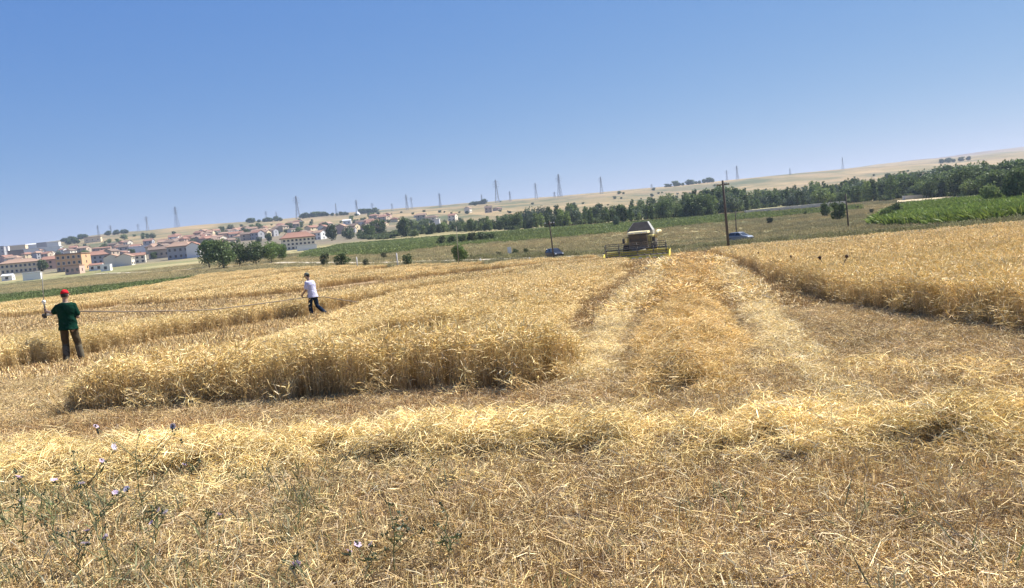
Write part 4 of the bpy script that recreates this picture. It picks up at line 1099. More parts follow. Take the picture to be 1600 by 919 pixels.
# ------------------------------------------------------------------ combine harvester
YEL = principled('yellow_paint', (.74, .60, .10), .55, var=.3, scale=2.5); CREAM = principled('cream_paint', (.64, .55, .30), .5, var=.12, scale=2)
BLK = principled('dark_metal', (.055, .053, .05), .6, var=.2); RUBBER = principled('tyre_rubber', (.03, .028, .026), .9, var=.2, scale=8)
GREYP = principled('grey_panel', (.36, .35, .31), .5, var=.12, scale=2); DUSTY = principled('dusty_metal', (.16, .14, .11), .8, var=.25, scale=3)
LAMP = principled('lamp_glass', (.75, .75, .7), .15, var=.02, spec=.6)
def wheel(parent, loc, r, w_, rimcol, name='wheel', lugs=0):
    e = part(name, None, parent, loc) if False else None
    prof = [(-.5, .72), (-.5, .93), (-.38, 1.0), (.38, 1.0), (.5, .93), (.5, .72)]
    mb = MB(); n_ = 24; rings = []
    for (a, q) in prof: rings.append([(a * w_, math.cos(2 * math.pi * k_ / n_) * r * q, math.sin(2 * math.pi * k_ / n_) * r * q) for k_ in range(n_)])
    mb.loft(rings, False)
    for k_ in range(lugs):
        g_ = 2 * math.pi * k_ / lugs; M = Matrix.Rotation(g_, 4, 'X')
        mb.box(-.48 * w_, .02, -.05 * r, .05 * r, .97 * r, 1.06 * r, M); mb.box(-.02, .48 * w_, .05 * r, .15 * r, .97 * r, 1.06 * r, M)
    ty = mb.mesh('tyre', RUBBER, False)
    wh = part(name, ty, parent, loc)
    mb = MB(); pr = [(-.42, .0), (-.42, .3), (-.25, .45), (-.48, .7), (.48, .7), (.25, .45), (.42, .3), (.42, .0)]
    rings = [[(a * w_, math.cos(2 * math.pi * k_ / n_) * r * max(q, .02), math.sin(2 * math.pi * k_ / n_) * r * max(q, .02)) for k_ in range(n_)] for a, q in pr]
    mb.loft(rings, True); part('rim', mb.mesh('rim', rimcol, False), wh)
    return wh
g = G(1003, 406.5)
cb = empty('combine_harvester', g, R(-16))
# forward is -Y (towards the road user looking at it)
mb = MB(); mb.hexa([(-1.25, -.6, .95), (1.25, -.6, .95), (1.25, 3.6, 1.15), (-1.25, 3.6, 1.15), (-1.35, -.6, 2.55), (1.35, -.6, 2.55), (1.35, 3.2, 2.55), (-1.35, 3.2, 2.55)]); mb.build('body', principled('olive_yellow_paint', (.60, .52, .20), .5, var=.2, scale=2), cb, False, .06)
for s_ in (-1, 1):
    mb = MB(); mb.hexa([(s_*1.37, .3, 1.25), (s_*1.47, .3, 1.25), (s_*1.47, 3.3, 1.35), (s_*1.37, 3.3, 1.35), (s_*1.37, .3, 2.35), (s_*1.47, .3, 2.35), (s_*1.47, 3.0, 2.25), (s_*1.37, 3.0, 2.25)]); mb.build('side_panel', CREAM if s_ > 0 else YEL, cb, False, .03)
    for k_ in range(3):
        mb = MB(); mb.box(s_*1.485 - .012, s_*1.485 + .012, .6 + .8*k_, 1.2 + .8*k_, 1.55, 2.05); mb.build('vent_panel', DUSTY, cb)
mb = MB(); mb.hexa([(-1.15, 3.55, .9), (1.15, 3.55, .9), (1.15, 5.0, 1.2), (-1.15, 5.0, 1.2), (-1.2, 3.25, 2.4), (1.2, 3.25, 2.4), (1.2, 4.6, 2.0), (-1.2, 4.6, 2.0)]); mb.build('straw_hood', YEL, cb, False, .05)
# grain tank with flared extension
mb = MB(); mb.box(-1.3, 1.3, .35, 2.6, 2.56, 3.05); mb.build('grain_tank', GREYP, cb, False, .04)
mb = MB(); mb.add([(-1.28, .3, 3.06), (1.2, .3, 3.06), (.72, .75, 3.92), (-.62, .75, 3.92), (-1.28, .36, 3.06), (1.2, .36, 3.06), (.72, .81, 3.92), (-.62, .81, 3.92)], [(0,1,2,3),(7,6,5,4),(0,4,5,1),(1,5,6,2),(2,6,7,3),(3,7,4,0)]); mb.build('tank_front_flap', DUSTY, cb)
mb = MB(); mb.hexa([(1.21, .3, 3.06), (1.27, .3, 3.06), (1.27, 2.6, 3.06), (1.21, 2.6, 3.06), (.73, .75, 3.95), (.79, .75, 3.95), (.79, 2.3, 3.95), (.73, 2.3, 3.95)]); mb.build('tank_side_flap', GREYP, cb)
mb = MB(); mb.hexa([(-1.36, .3, 3.06), (-1.3, .3, 3.06), (-1.3, 2.6, 3.06), (-1.36, 2.6, 3.06), (-.7, .75, 3.95), (-.64, .75, 3.95), (-.64, 2.3, 3.95), (-.7, 2.3, 3.95)]); mb.build('tank_side_flap', GREYP, cb)
mb = MB(); mb.hexa([(-1.28, 2.55, 3.06), (1.2, 2.55, 3.06), (1.2, 2.6, 3.06), (-1.28, 2.6, 3.06), (-.62, 2.25, 3.95), (.72, 2.25, 3.95), (.72, 2.3, 3.95), (-.62, 2.3, 3.95)]); mb.build('tank_rear_flap', GREYP, cb)
# cab
mb = MB(); mb.hexa([(-.95, -1.55, 1.62), (.85, -1.55, 1.62), (.9, .25, 1.62), (-1.0, .25, 1.62), (-.92, -1.75, 2.78), (.82, -1.75, 2.78), (.85, .25, 2.78), (-.95, .25, 2.78)]); cab = mb.build('cab', GLASS, cb)
for (xx, y0, y1) in ((-.97, -1.57, -1.76), (.86, -1.57, -1.76), (-1.0, .2, .2), (.9, .2, .2)):
    mb = MB(); mb.tube([(xx, y0, 1.6), (xx * .97, y1, 2.8)], .055, 6); mb.build('pillar', DUSTY, cab)
mb = MB(); mb.hexa([(-1.12, -2.0, 2.80), (1.02, -2.0, 2.80), (1.05, .28, 2.80), (-1.15, .28, 2.80), (-1.05, -1.85, 3.0), (.95, -1.85, 3.0), (1.0, .24, 3.03), (-1.1, .24, 3.03)]); mb.build('cab_roof', CREAM, cab, False, .03)
for xx in (-.85, -.5, .4, .75):
    mb = MB(); mb.tube([(xx, -2.02, 2.88), (xx, -1.95, 2.88)], .075, 10); mb.build('work_light', LAMP, cab)
mb = MB(); mb.box(-1.0, .9, -1.6, .25, 1.35, 1.60); mb.build('cab_platform', DUSTY, cb)
for s_ in (-1, 1):
    mb = MB(); mb.tube([(s_ * 1.0, -1.7, 2.5), (s_ * 1.5, -1.85, 2.5), (s_ * 1.5, -1.85, 2.25)], .025, 6); mr_ = mb.build('mirror_arm', BLK, cb)
    mb = MB(); mb.box(s_ * 1.5 - .12, s_ * 1.5 + .12, -1.9, -1.84, 1.95, 2.4); mb.build('mirror', BLK, mr_, False, .01)
# ladder and rail, unloading auger, exhaust
mb = MB()
for xx in (1.15, 1.55): mb.tube([(xx, -1.0, .5), (xx, -.7, 1.6), (xx, -.7, 2.4)], .03, 6)
for k_ in range(4): mb.tube([(1.15, -.97 + .09 * k_, .6 + .3 * k_), (1.55, -.97 + .09 * k_, .6 + .3 * k_)], .028, 6)
mb.build('ladder', BLK, cb)
mb = MB(); mb.tube([(1.5, .6, 2.35), (1.72, .9, 2.75), (1.72, 1.5, 2.85), (1.68, 5.0, 2.75)], [.2, .2, .18, .17], 12); mb.build('unloading_auger', CREAM, cb, True)
mb = MB(); mb.tube([(.6, 3.0, 2.5), (.6, 3.0, 3.25), (.6, 3.12, 3.4)], .07, 8); mb.build('exhaust', BLK, cb, True)
# feeder house and header
mb = MB(); mb.hexa([(-.7, -2.5, .25), (.7, -2.5, .25), (.7, -.6, .9), (-.7, -.6, .9), (-.7, -2.6, 1.05), (.7, -2.6, 1.05), (.7, -.9, 1.7), (-.7, -.9, 1.7)]); mb.build('feeder_house', DUSTY, cb, False, .03)
HX0, HX1 = -3.35, 3.05
mb = MB(); mb.hexa([(HX0, -2.66, .18), (HX1, -2.66, .18), (HX1, -2.56, .18), (HX0, -2.56, .18), (HX0, -2.60, 1.0), (HX1, -2.60, 1.0), (HX1, -2.5, 1.0), (HX0, -2.5, 1.0)])
hd = mb.build('header', YEL, cb)
mb = MB(); mb.box(HX0, HX1, -2.62, -2.38, 1.02, 1.16); mb.build('top_beam', YEL, hd, False, .02)
mb = MB(); mb.hexa([(HX0, -3.9, .12), (HX1, -3.9, .12), (HX1, -2.55, .16), (HX0, -2.55, .16), (HX0, -3.9, .15), (HX1, -3.9, .15), (HX1, -2.67, .26), (HX0, -2.67, .26)]); mb.build('floor_pan', DUSTY, hd)
mb = MB()
for k_ in range(42):
    xx = HX0 + (k_ + .5) / 42 * (HX1 - HX0); mb.tube([(xx, -3.88, .14), (xx, -4.03, .13)], [.03, .008], 4)
mb.build('cutter_bar', BLK, hd)
mb = MB(); mb.hexa([(HX0, -3.98, .30), (HX1, -3.98, .30), (HX1, -3.90, .30), (HX0, -3.90, .30), (HX0, -3.86, .66), (HX1, -3.86, .66), (HX1, -3.80, .66), (HX0, -3.80, .66)]); mb.build('front_guard', YEL, hd)
mb = MB(); mb.tube([(HX0 + .1, -3.05, .55), (HX1 - .1, -3.05, .55)], .2, 14)
for s_, n_ in ((1, 1), (-1, 1)):
    pts = []
    for k_ in range(90):
        f = k_ / 89; xx = (HX0 + .1) * (1 - f) + -.15 * f if s_ > 0 else (HX1 - .1) * (1 - f) + -.15 * f
        a = f * 2 * math.pi * 5 * s_; pts.append((xx, -3.05 + math.cos(a) * .26, .55 + math.sin(a) * .26))
    mb.tube(pts, .035, 5)
mb.build('auger', DUSTY, hd, True)
for s_, xx in ((-1, HX0), (1, HX1)):
    mb = MB(); y_ = [(-2.45, .15), (-3.9, .1), (-4.55, .12), (-4.0, .42), (-3.4, .82), (-2.45, 1.16)]
    mb.loft([[(xx + s_ * .01, a, b_) for a, b_ in y_], [(xx + s_ * .13, a, b_) for a, b_ in y_]]); mb.build('crop_divider', YEL, hd, False, .02)
    mb = MB(); mb.tube([(xx + s_ * .06, -2.5, 1.12), (xx + s_ * .06, -3.75, 1.22)], .05, 6); mb.build('reel_arm', BLK, hd)
rl = MB(); rl.tube([(HX0 + .12, -3.65, 1.38), (HX1 - .12, -3.65, 1.38)], .06, 8); reel = rl.build('reel', BLK, hd)
for k_ in range(6):
    a = k_ * math.pi / 3 + .3; yy, zz = -3.65 + math.cos(a) * .62, 1.38 + math.sin(a) * .62
    mb = MB(); mb.box(HX0 + .15, HX1 - .15, yy - .025, yy + .025, zz - .03, zz + .03)
    for j in range(30):
        xx = HX0 + .25 + j * (HX1 - HX0 - .5) / 29; mb.tube([(xx, yy, zz - .03), (xx, yy - .04, zz - .16)], .008, 3)
    mb.build('reel_bat', YEL if k_ in (1, 2) else DUSTY, reel) if False else part('reel_bat', mb.mesh('reel_bat', DUSTY), hd)
mb = MB()
for xx in (HX0 + .2, -1.8, 0, 1.6, HX1 - .2):
    for k_ in range(6):
        a = k_ * math.pi / 3 + .3; a2 = a + math.pi / 3
        mb.tube([(xx, -3.65, 1.38), (xx, -3.65 + math.cos(a) * .62, 1.38 + math.sin(a) * .62)], .02, 4); mb.tube([(xx, -3.65 + math.cos(a) * .62, 1.38 + math.sin(a) * .62), (xx, -3.65 + math.cos(a2) * .62, 1.38 + math.sin(a2) * .62)], .016, 4)
mb.build('reel_spider', BLK, hd)
for k_, xx in enumerate((-3.0, -2.35, -1.7, -1.05, -.4, .3, 1.0, 1.7, 2.4)):
    mb = MB(); mb.box(xx - .16, xx + .16, -4.0, -3.975, .40, .52); mb.build('reflector_plate', LAMP, hd)
for s_ in (-1, 1):
    wheel(cb, (s_ * 1.42, -.35, .86), .86, .62, YEL, 'front_wheel', 16); wheel(cb, (s_ * 1.2, 3.6, .52), .52, .36, YEL, 'rear_wheel', 12)
mb = MB(); mb.tube([(-1.4, -.35, .86), (1.4, -.35, .86)], .16, 8); mb.tube([(-1.2, 3.6, .55), (1.2, 3.6, .55)], .1, 8); mb.build('axle', BLK, cb)
tag(cb, 'yellow and cream combine harvester with wide header reel facing down the track', 'combine harvester')

# ------------------------------------------------------------------ cars
def car(name, loc, rz, paint, label):
    e = empty(name, loc, rz)                  # front towards +X
    def ring(x, w_, z0, z1, ch=.09):
        return [(x, -w_ + ch, z0), (x, w_ - ch, z0), (x, w_, z0 + ch), (x, w_, z1 - ch), (x, w_ - ch, z1), (x, -w_ + ch, z1), (x, -w_, z1 - ch), (x, -w_, z0 + ch)]
    mb = MB(); mb.loft([ring(-2.12, .70, .42, .82), ring(-2.02, .82, .30, .98), ring(-1.5, .88, .24, 1.0), (ring(0, .89, .22, .98)), ring(.95, .88, .24, .95), ring(1.75, .84, .28, .84), ring(2.08, .72, .34, .68)])
    bd = mb.build('body', paint, e, False)
    def cr(x, w0, w1, z0, z1): return [(x, -w0, z0), (x, w0, z0), (x, w1, z1), (x, -w1, z1)]
    mb = MB(); mb.hexa([(-1.95, -.78, .97), (1.0, -.79, .93), (1.0, .79, .93), (-1.95, .78, .97), (-1.5, -.62, 1.44), (.2, -.62, 1.46), (.2, .62, 1.46), (-1.5, .62, 1.44)]); gh = mb.build('windows', GLASS, e, False, .02)
    mb = MB(); mb.hexa([(-1.56, -.65, 1.43), (.26, -.65, 1.45), (.26, .65, 1.45), (-1.56, .65, 1.43), (-1.4, -.55, 1.52), (.1, -.55, 1.53), (.1, .55, 1.53), (-1.4, .55, 1.52)]); mb.build('roof', paint, e, False, .02)
    for s_ in (-1, 1):
        for (a, b_) in (((1.02, .80, .93), (.22, .64, 1.45)), ((-.45, .80, .96), (-.45, .64, 1.46)), ((-1.98, .79, .96), (-1.52, .63, 1.44))):
            mb = MB(); mb.tube([(a[0], s_ * a[1], a[2]), (b_[0], s_ * b_[1], b_[2])], .05, 6); mb.build('pillar', paint, gh)
        mb = MB(); mb.ball((1.98, s_ * .58, .66), .12, .17, .10, 10, 6); mb.build('headlight', LAMP, e, True)
        mb = MB(); mb.box(-2.13, -2.08, s_ * .58 - .14, s_ * .58 + .14, .62, .82); mb.build('tail_light', principled('tail_red', (.4, .03, .03), .3), e)
        mb = MB(); mb.box(.72, .88, s_ * .98 - .1, s_ * .98 + .1, .95, 1.08); mb.build('mirror', paint, e, False, .02)
        for xx in (-1.32, 1.32):
            wh = wheel(e, (xx, s_ * .80, .31), .31, .2, GREYP); wh.rotation_euler = (0, 0, math.pi / 2)
    mb = MB(); mb.box(2.0, 2.1, -.6, .6, .34, .5); mb.build('bumper', BLK, e, False, .02)
    return tag(e, label, 'car')
g = G(1157, 378); car('parked_car', g + Vector((0, 0, .10)), R(-52), principled('silver_blue_paint', (.17, .20, .25), .35, .2, var=.04), 'silver blue car parked on the dirt road behind the wooden pole')
g = G(867, 404); car('parked_car', g + Vector((0, 0, .10)), R(-72), principled('dark_car_paint', (.035, .04, .055), .3, .2, var=.04), 'dark grey car parked on the dirt road behind the slim pole')

# ------------------------------------------------------------------ people
def remesh_obj(name, mb, mat, voxel, parent, fold=0.0, fs=14.0):
    me = mb.mesh(name + '_src', None); o = bpy.data.objects.new(name, me); COL.objects.link(o)
    md = o.modifiers.new('r', 'REMESH'); md.mode = 'VOXEL'; md.voxel_size = voxel
    sm = o.modifiers.new('s', 'SMOOTH'); sm.factor = .5; sm.iterations = 3
    dg = bpy.context.evaluated_depsgraph_get(); ev = o.evaluated_get(dg)
    nm = bpy.data.meshes.new_from_object(ev); o.modifiers.clear(); o.data = nm; nm.name = name
    if fold:
        n_ = len(nm.vertices); co = np.empty(n_ * 3, np.float32); no_ = np.empty(n_ * 3, np.float32)
        nm.vertices.foreach_get('co', co); nm.vertices.foreach_get('normal', no_); co = co.reshape(-1, 3); no_ = no_.reshape(-1, 3)
        h = (fnoise(co[:, 0] * fs + co[:, 2] * fs * .5, co[:, 2] * fs + co[:, 1] * fs * .7, 2) - .5) * 2 * fold
        nm.vertices.foreach_set('co', (co + no_ * h[:, None]).ravel())
    nm.materials.clear(); nm.materials.append(mat); nm.shade_smooth(); o.parent = parent
    return o
def limb(mb, pts, rad, n_=14):
    mb.tube(pts, rad, n_)
    for p, r_ in zip(pts, rad): mb.ball(p, r_ * .995, n=14, m=10)
def ering(cx, cy, z, rx, ry, n_=20): return [(cx + rx * math.cos(2 * math.pi * k_ / n_), cy + ry * math.sin(2 * math.pi * k_ / n_), z) for k_ in range(n_)]
def hand(mb, wrist, d, palm_n, curl=.9):
    """palm, four curled fingers of unequal length and a thumb from the side of the palm"""
    w_ = Vector(wrist); d = Vector(d).normalized(); nrm = Vector(palm_n).normalized(); sd_ = d.cross(nrm).normalized(); nrm = sd_.cross(d)
    pc = w_ + d * .05
    mb.loft([[w_ + sd_ * a * .028 + nrm * b_ * .016 for a, b_ in ((-1, -1), (1, -1), (1, 1), (-1, 1))], [pc + d * .045 + sd_ * a * .042 + nrm * b_ * .014 for a, b_ in ((-1, -1), (1, -1), (1, 1), (-1, 1))]])
    for i, L_ in enumerate((.070, .080, .075, .058)):
        b_ = pc + d * .04 + sd_ * (-.032 + .0215 * i); p = [b_]; dirv = d.copy()
        for k_, f in enumerate((.45, .32, .23)):
            dirv = (Matrix.Rotation(curl * (.6 + .35 * k_), 3, sd_) @ dirv) if True else dirv
            p.append(p[-1] + dirv * L_ * f)
        limb(mb, p, [.0105, .010, .009, .008], 8)
    tb = w_ + d * .025 - sd_ * .03
    limb(mb, [tb, tb + (d * .6 - sd_ * .6 + nrm * -.3).normalized() * .035, tb + (d * .9 - sd_ * .3 + nrm * -.6).normalized() * .062], [.013, .0115, .009], 8)
SKIN = principled('skin', (.32, .215, .155), .6, var=.08, scale=8)
HAIR = principled('dark_hair', (.03, .024, .02), .8, var=.2, scale=30)
def head(mb, c, yaw, pitch):
    c = Vector(c); M = (Matrix.Rotation(yaw, 4, 'Z') @ Matrix.Rotation(pitch, 4, 'X')).to_3x3()
    def at_(x, y, z): return c + M @ Vector((x, y, z))
    M4 = M
    mb.ball(c, .077, .095, .115, 18, 14, M4); mb.ball(at_(0, .025, -.06), .058, .07, .062, 14, 10, M4)          # skull, jaw
    mb.loft([[at_(-.012, .088, .015), at_(.012, .088, .015), at_(.010, .085, .03), at_(-.010, .085, .03)], [at_(-.018, .085, -.025), at_(.018, .085, -.025), at_(.012, .118, -.02), at_(-.012, .118, -.02)]])  # nose
    for s_ in (-1, 1):
        mb.ball(at_(s_ * .078, -.005, -.01), .014, .024, .034, 8, 6, M4); mb.ball(at_(s_ * .032, .078, .012), .018, .014, .012, 8, 6, M4)
    mb.ball(at_(0, .088, -.062), .028, .014, .010, 10, 6, M4)
    return at_, M
def cap(mb_d, mb_b, at_, M):
    rings = []
    for f in (0, .25, .5, .72, .9, 1.0):
        q = math.cos(f * math.pi / 2) ** .8 if f < 1 else .03
        rings.append([at_(.087 * q * math.cos(2 * math.pi * k_ / 18), -.004 + .106 * q * math.sin(2 * math.pi * k_ / 18), .03 + .105 * math.sin(f * math.pi / 2)) for k_ in range(18)])
    mb_d.loft(rings, True)
    top = []; bot = []
    for k_ in range(9):
        a = math.pi * (.16 + .68 * k_ / 8); x_, y_ = math.cos(a), math.sin(a)
        top.append((at_(.086 * x_, .10 * y_, .042), at_(.085 * x_, .085 + .10 * y_, .022)))
    v = []; f_ = []
    for (a, b_) in top: v += [a, b_, a - M @ Vector((0, 0, .006)), b_ - M @ Vector((0, 0, .006))]
    for k_ in range(8):
        o = k_ * 4; f_ += [(o, o + 4, o + 5, o + 1), (o + 2, o + 3, o + 7, o + 6), (o + 1, o + 5, o + 7, o + 3), (o, o + 2, o + 6, o + 4)]
    f_ += [(0, 1, 3, 2), (32, 34, 35, 33)]
    mb_b.add(v, f_)
def person(loc, rz, P, mats, label, scale=1.0):
    e = empty('person', loc, rz); e.scale = (scale,) * 3
    b_ = MB()
    hipc = Vector(P['hip']); ch = Vector(P['chest']); nk = Vector(P['neck']); hd_ = Vector(P['head'])
    def tor(grow, z_lo):
        R_ = []
        for f, rx, ry in ((-.06, .150, .105), (.0, .160, .112), (.12, .158, .110), (.28, .150, .103), (.5, .162, .108), (.72, .182, .112), (.88, .175, .098), (.97, .10, .07)):
            if f < z_lo: continue
            p = hipc.lerp(nk, f) if f < .5 else (hipc.lerp(nk, .5).lerp(ch, min(1, (f - .5) / .25)) if f < .75 else ch.lerp(nk, (f - .75) / .25))
            R_.append(ering(p.x, p.y, p.z, rx + grow, ry + grow))
        return R_
    b_.loft(tor(0, -1)); limb(b_, [nk - Vector((0, 0, .05)), nk.lerp(hd_, .55)], [.062, .055])
    at_, M = head(b_, hd_, P.get('yaw', 0), P.get('pitch', 0))
    for s_ in ('L', 'R'):
        sh, el, wr = P['arm' + s_]; limb(b_, [sh, Vector(sh).lerp(Vector(el), .45), el, Vector(el).lerp(Vector(wr), .35), wr], [.060, .052, .042, .041, .028])
        hd2 = P['hand' + s_]; hand(b_, wr, hd2[0], hd2[1])
        hp, kn, an, toe = P['leg' + s_]; limb(b_, [hp, Vector(hp).lerp(Vector(kn), .5), kn, Vector(kn).lerp(Vector(an), .35), an], [.092, .078, .058, .056, .040])
        limb(b_, [an, Vector(an) - Vector((0, 0, .04)), toe], [.045, .042, .034])
    body = remesh_obj('body', b_, SKIN, .0085, e)
    s_mb = MB(); s_mb.loft(tor(.022, -.01) if not P.get('long') else [ering(hipc.x, hipc.y, hipc.z - .11, .226, .175)] + tor(.040, -.01))
    for s_ in ('L', 'R'):
        sh, el, wr = P['arm' + s_]; q = Vector(sh).lerp(Vector(el), P.get('sleeve', .78)); limb(s_mb, [sh, q], [.068, .070])
        c_ = ch + (Vector(sh) - ch) * .5; limb(s_mb, [c_ + Vector((0, 0, .0)), sh], [.075, .066])
    remesh_obj('shirt', s_mb, mats['shirt'], .011, e, .010, 11)
    t_mb = MB(); t_mb.loft([ering(hipc.x, hipc.y, hipc.z + .07, .168, .122), ering(hipc.x, hipc.y, hipc.z, .178, .130), ering(hipc.x, hipc.y, hipc.z - .1, .175, .125)])
    for s_ in ('L', 'R'):
        hp, kn, an, toe = P['leg' + s_]; hp, kn, an = Vector(hp), Vector(kn), Vector(an); limb(t_mb, [hp, hp.lerp(kn, .5), kn, kn.lerp(an, .5), kn.lerp(an, P.get('cuff', .97))], [.092, .090, .078, .074, .070])
    remesh_obj('trousers', t_mb, mats['trousers'], .011, e, .010, 13)
    for s_ in ('L', 'R'):
        hp, kn, an, toe = P['leg' + s_]; an, toe = Vector(an), Vector(toe); k2 = Vector(kn).lerp(an, .22)
        bo = MB(); limb(bo, [an - Vector((0, 0, .035)) - (toe - an).normalized() * .03, toe + (toe - an).normalized() * .03], [.050, .042])
        if P.get('boots'): limb(bo, [k2, Vector(kn).lerp(an, .6), an], [.080, .078, .064])
        else: limb(bo, [an + Vector((0, 0, .02)), an - Vector((0, 0, .03))], [.052, .05])
        remesh_obj('boot', bo, mats['boot'], .010, e)
    hm = MB(); hm.ball(at_(0, -.014, .012), .081, .092, .104, 16, 12, M); remesh_obj('hair', hm, HAIR, .010, e)
    d1, d2 = MB(), MB(); cap(d1, d2, at_, M); cp = d1.build('cap', mats['cap'], e, True); d2.build('brim', mats['cap'], cp)
    return tag(e, label, 'person')
CLOTH = lambda nm, c: principled(nm, c, .95, var=.14, scale=9, spec=.05)
GP = G(115, 569); WP = G(493, 498)
green = person(GP, R(10), {
    'hip': (0, 0, .93), 'chest': (0, .02, 1.32), 'neck': (0, .03, 1.48), 'head': (0, .06, 1.63), 'yaw': R(6), 'pitch': R(-10), 'long': True,
    'armL': ((-.175, .02, 1.375), (-.32, .10, 1.235), (-.51, .26, 1.28)), 'handL': ((-.55, .55, .25), (.5, .3, -.2)),
    'armR': ((.175, .02, 1.375), (.215, .06, 1.10), (.12, .30, 1.17)), 'handR': ((-.4, .8, .1), (-.3, -.3, -.9)),
    'legL': ((-.095, 0, .90), (-.135, .08, .49), (-.10, -.10, .085), (-.12, .03, .035)), 'legR': ((.095, 0, .90), (.135, .06, .49), (.19, .02, .085), (.21, .15, .035)), 'boots': True, 'sleeve': .72},
    {'shirt': CLOTH('green_cotton', (.006, .034, .021)), 'trousers': CLOTH('dark_khaki_cloth', (.075, .058, .036)), 'boot': CLOTH('grey_gaiters', (.115, .10, .07)), 'cap': CLOTH('red_cap', (.52, .02, .03))},
    'person in red cap and dark green shirt holding an upright antenna rod', 1.02)
white = person(WP, R(66), {
    'hip': (0, 0, .91), 'chest': (0, .06, 1.30), 'neck': (0, .10, 1.44), 'head': (0, .16, 1.595), 'yaw': R(4), 'pitch': R(-20), 'long': True,
    'armL': ((-.172, .09, 1.35), (-.23, .10, 1.10), (-.17, .32, .93)), 'handL': ((.15, .55, -.75), (.6, .2, -.3)),
    'armR': ((.172, .09, 1.35), (.24, .08, 1.10), (.17, .28, .93)), 'handR': ((-.15, .6, -.7), (-.6, .2, -.3)),
    'legL': ((-.095, 0, .88), (-.10, .10, .48), (-.10, .05, .085), (-.10, .19, .04)), 'legR': ((.095, 0, .88), (.10, -.06, .48), (.10, -.40, .17), (.10, -.34, .05)), 'sleeve': .75},
    {'shirt': CLOTH('pale_lilac_cotton', (.50, .50, .64)), 'trousers': CLOTH('dark_denim', (.018, .030, .055)), 'boot': CLOTH('dark_shoe', (.05, .042, .035)), 'cap': CLOTH('grey_green_cap', (.17, .19, .15))},
    'person in pale lilac shirt and jeans walking and carrying the hose', 1.0)

# antenna rod in the hand of the person in green
MG_ = green.matrix_world if False else (Matrix.Translation(GP) @ Matrix.Rotation(R(10), 4, 'Z') @ Matrix.Scale(1.02, 4))
hp_ = MG_ @ Vector((-.565, .315, 1.325))
e = empty('antenna_rod', hp_); PLW = principled('white_plastic', (.72, .70, .62), .4, var=.04)
mb = MB(); mb.tube([(0, 0, -.13), (0, 0, .14)], [.019, .018], 10); mb.build('grip', BLK, e, True)
mb = MB(); mb.ball((0, 0, .19), .045, .045, .05, 12, 8); mb.tube([(0, 0, .13), (0, 0, .16)], .03, 10); mb.build('white_head', PLW, e, True)
mb = MB(); mb.tube([(0, 0, .22), (.06, 0, .95)], [.012, .009], 8); mb.build('rod', GREYP, e, True)
mb = MB(); mb.tube([(.058, 0, .93), (.064, 0, 1.0)], [.02, .014], 8); mb.build('tip', BLK, e, True)
tag(e, 'upright antenna rod with white head held in the raised hand', 'antenna')
# hose carried between the two
hL = MG_ @ Vector((-.62, .40, 1.19)); hR = MG_ @ Vector((.20, .385, 1.195))
W1 = at(478, 464.5, WP.y - .1); W2 = at(507, 464, WP.y + .05); mid = at(330, 484, GP.y + (WP.y - GP.y) * .55)
mids = [hL, hL.lerp(hR, .5), hR]
for f in (.25, .5, .75): mids.append(hR.lerp(mid, f) + Vector((0, 0, -.02)))
mids.append(mid)
for f in (.33, .66): mids.append(mid.lerp(W1, f) + Vector((0, 0, -.015)))
mids += [W1, W2]
E_ = at(598, 476, WP.y + 3.5)
for f in (.33, .66, 1.0): mids.append(W2.lerp(E_, f) + Vector((0, 0, -.03)))
mids.append(Vector((E_.x + 1.0, E_.y + 1.2, tz(E_.x + 1, E_.y + 1.2) + .05)))
e = empty('hose', hL)
mb = MB(); mb.tube([p - hL for p in mids], [.017] * len(mids), 8); mb.build('line', principled('pale_hose', (.17, .13, .09), .7, var=.1), e, True)
mb = MB(); mb.tube([Vector((0, 0, 0)) + (hR - hL) * .05, (hR - hL) * .24], .034, 10); mb.build('white_sleeve', PLW, e, True)
mb = MB(); mb.tube([(hR - hL) * -.06, (hR - hL) * .045], .045, 10); mb.box(-.03, .03, -.03, .03, -.07, -.03); mb.build('end_clamp', BLK, e)
tag(e, 'long thin pale hose stretched across the wheat between the two people', 'hose')

# ------------------------------------------------------------------ dried thistles rising from the standing wheat
THC = principled('dried_thistle', (.07, .045, .035), .95, var=.3, scale=20)
for px, py, Y, lab in ((1323, 402, 18.5, 'tallest dark dried thistle leaning over the wheat block'), (1281, 404, 19.5, 'bent dark dried thistle beside the leaning one'), (1236, 402, 27, 'small dark thistle head just above the wheat'), (1185, 396, 37, 'far dark thistle head above the wheat near the track end')):
    p = at(px, py, Y); z0 = tz(p.x, Y); ln = .10 if px == 1323 else -.10
    e = empty('dried_thistle', (p.x - ln, Y, z0)); h = p.z - z0
    mb = MB(); mb.tube([(-ln * .6, 0, -.03), (-ln * .2, 0, h * .5), (ln * .3, 0, h * .85), (ln, 0, h)], [.011, .010, .009, .009], 6); mb.build('stem', THC, e, True)
    mb = MB(); mb.ball((ln, 0, h + .02), .038, .038, .042, 10, 8)
    for k_ in range(26):
        d = Vector((random.gauss(0, 1), random.gauss(0, 1), random.gauss(.4, 1))).normalized(); mb.tube([Vector((ln, 0, h + .02)) + d * .03, Vector((ln, 0, h + .02)) + d * .066], [.006, .001], 4)
    mb.build('flower_head', THC, e)
    for k_ in range(3):
        a = random.random() * 6.28; zz = h * random.uniform(.55, .9); mb = MB()
        mb.hexa([(0, -.012, zz), (.0, .012, zz), (.0, .012, zz + .004), (.0, -.012, zz + .004)] + [(math.cos(a) * .10 + q, math.sin(a) * .10 + r_, zz + .05) for q, r_ in ((-.004, 0), (0, .004), (.004, 0), (0, -.004))]); mb.build('leaf', THC, e)
    tag(e, lab, 'thistle')

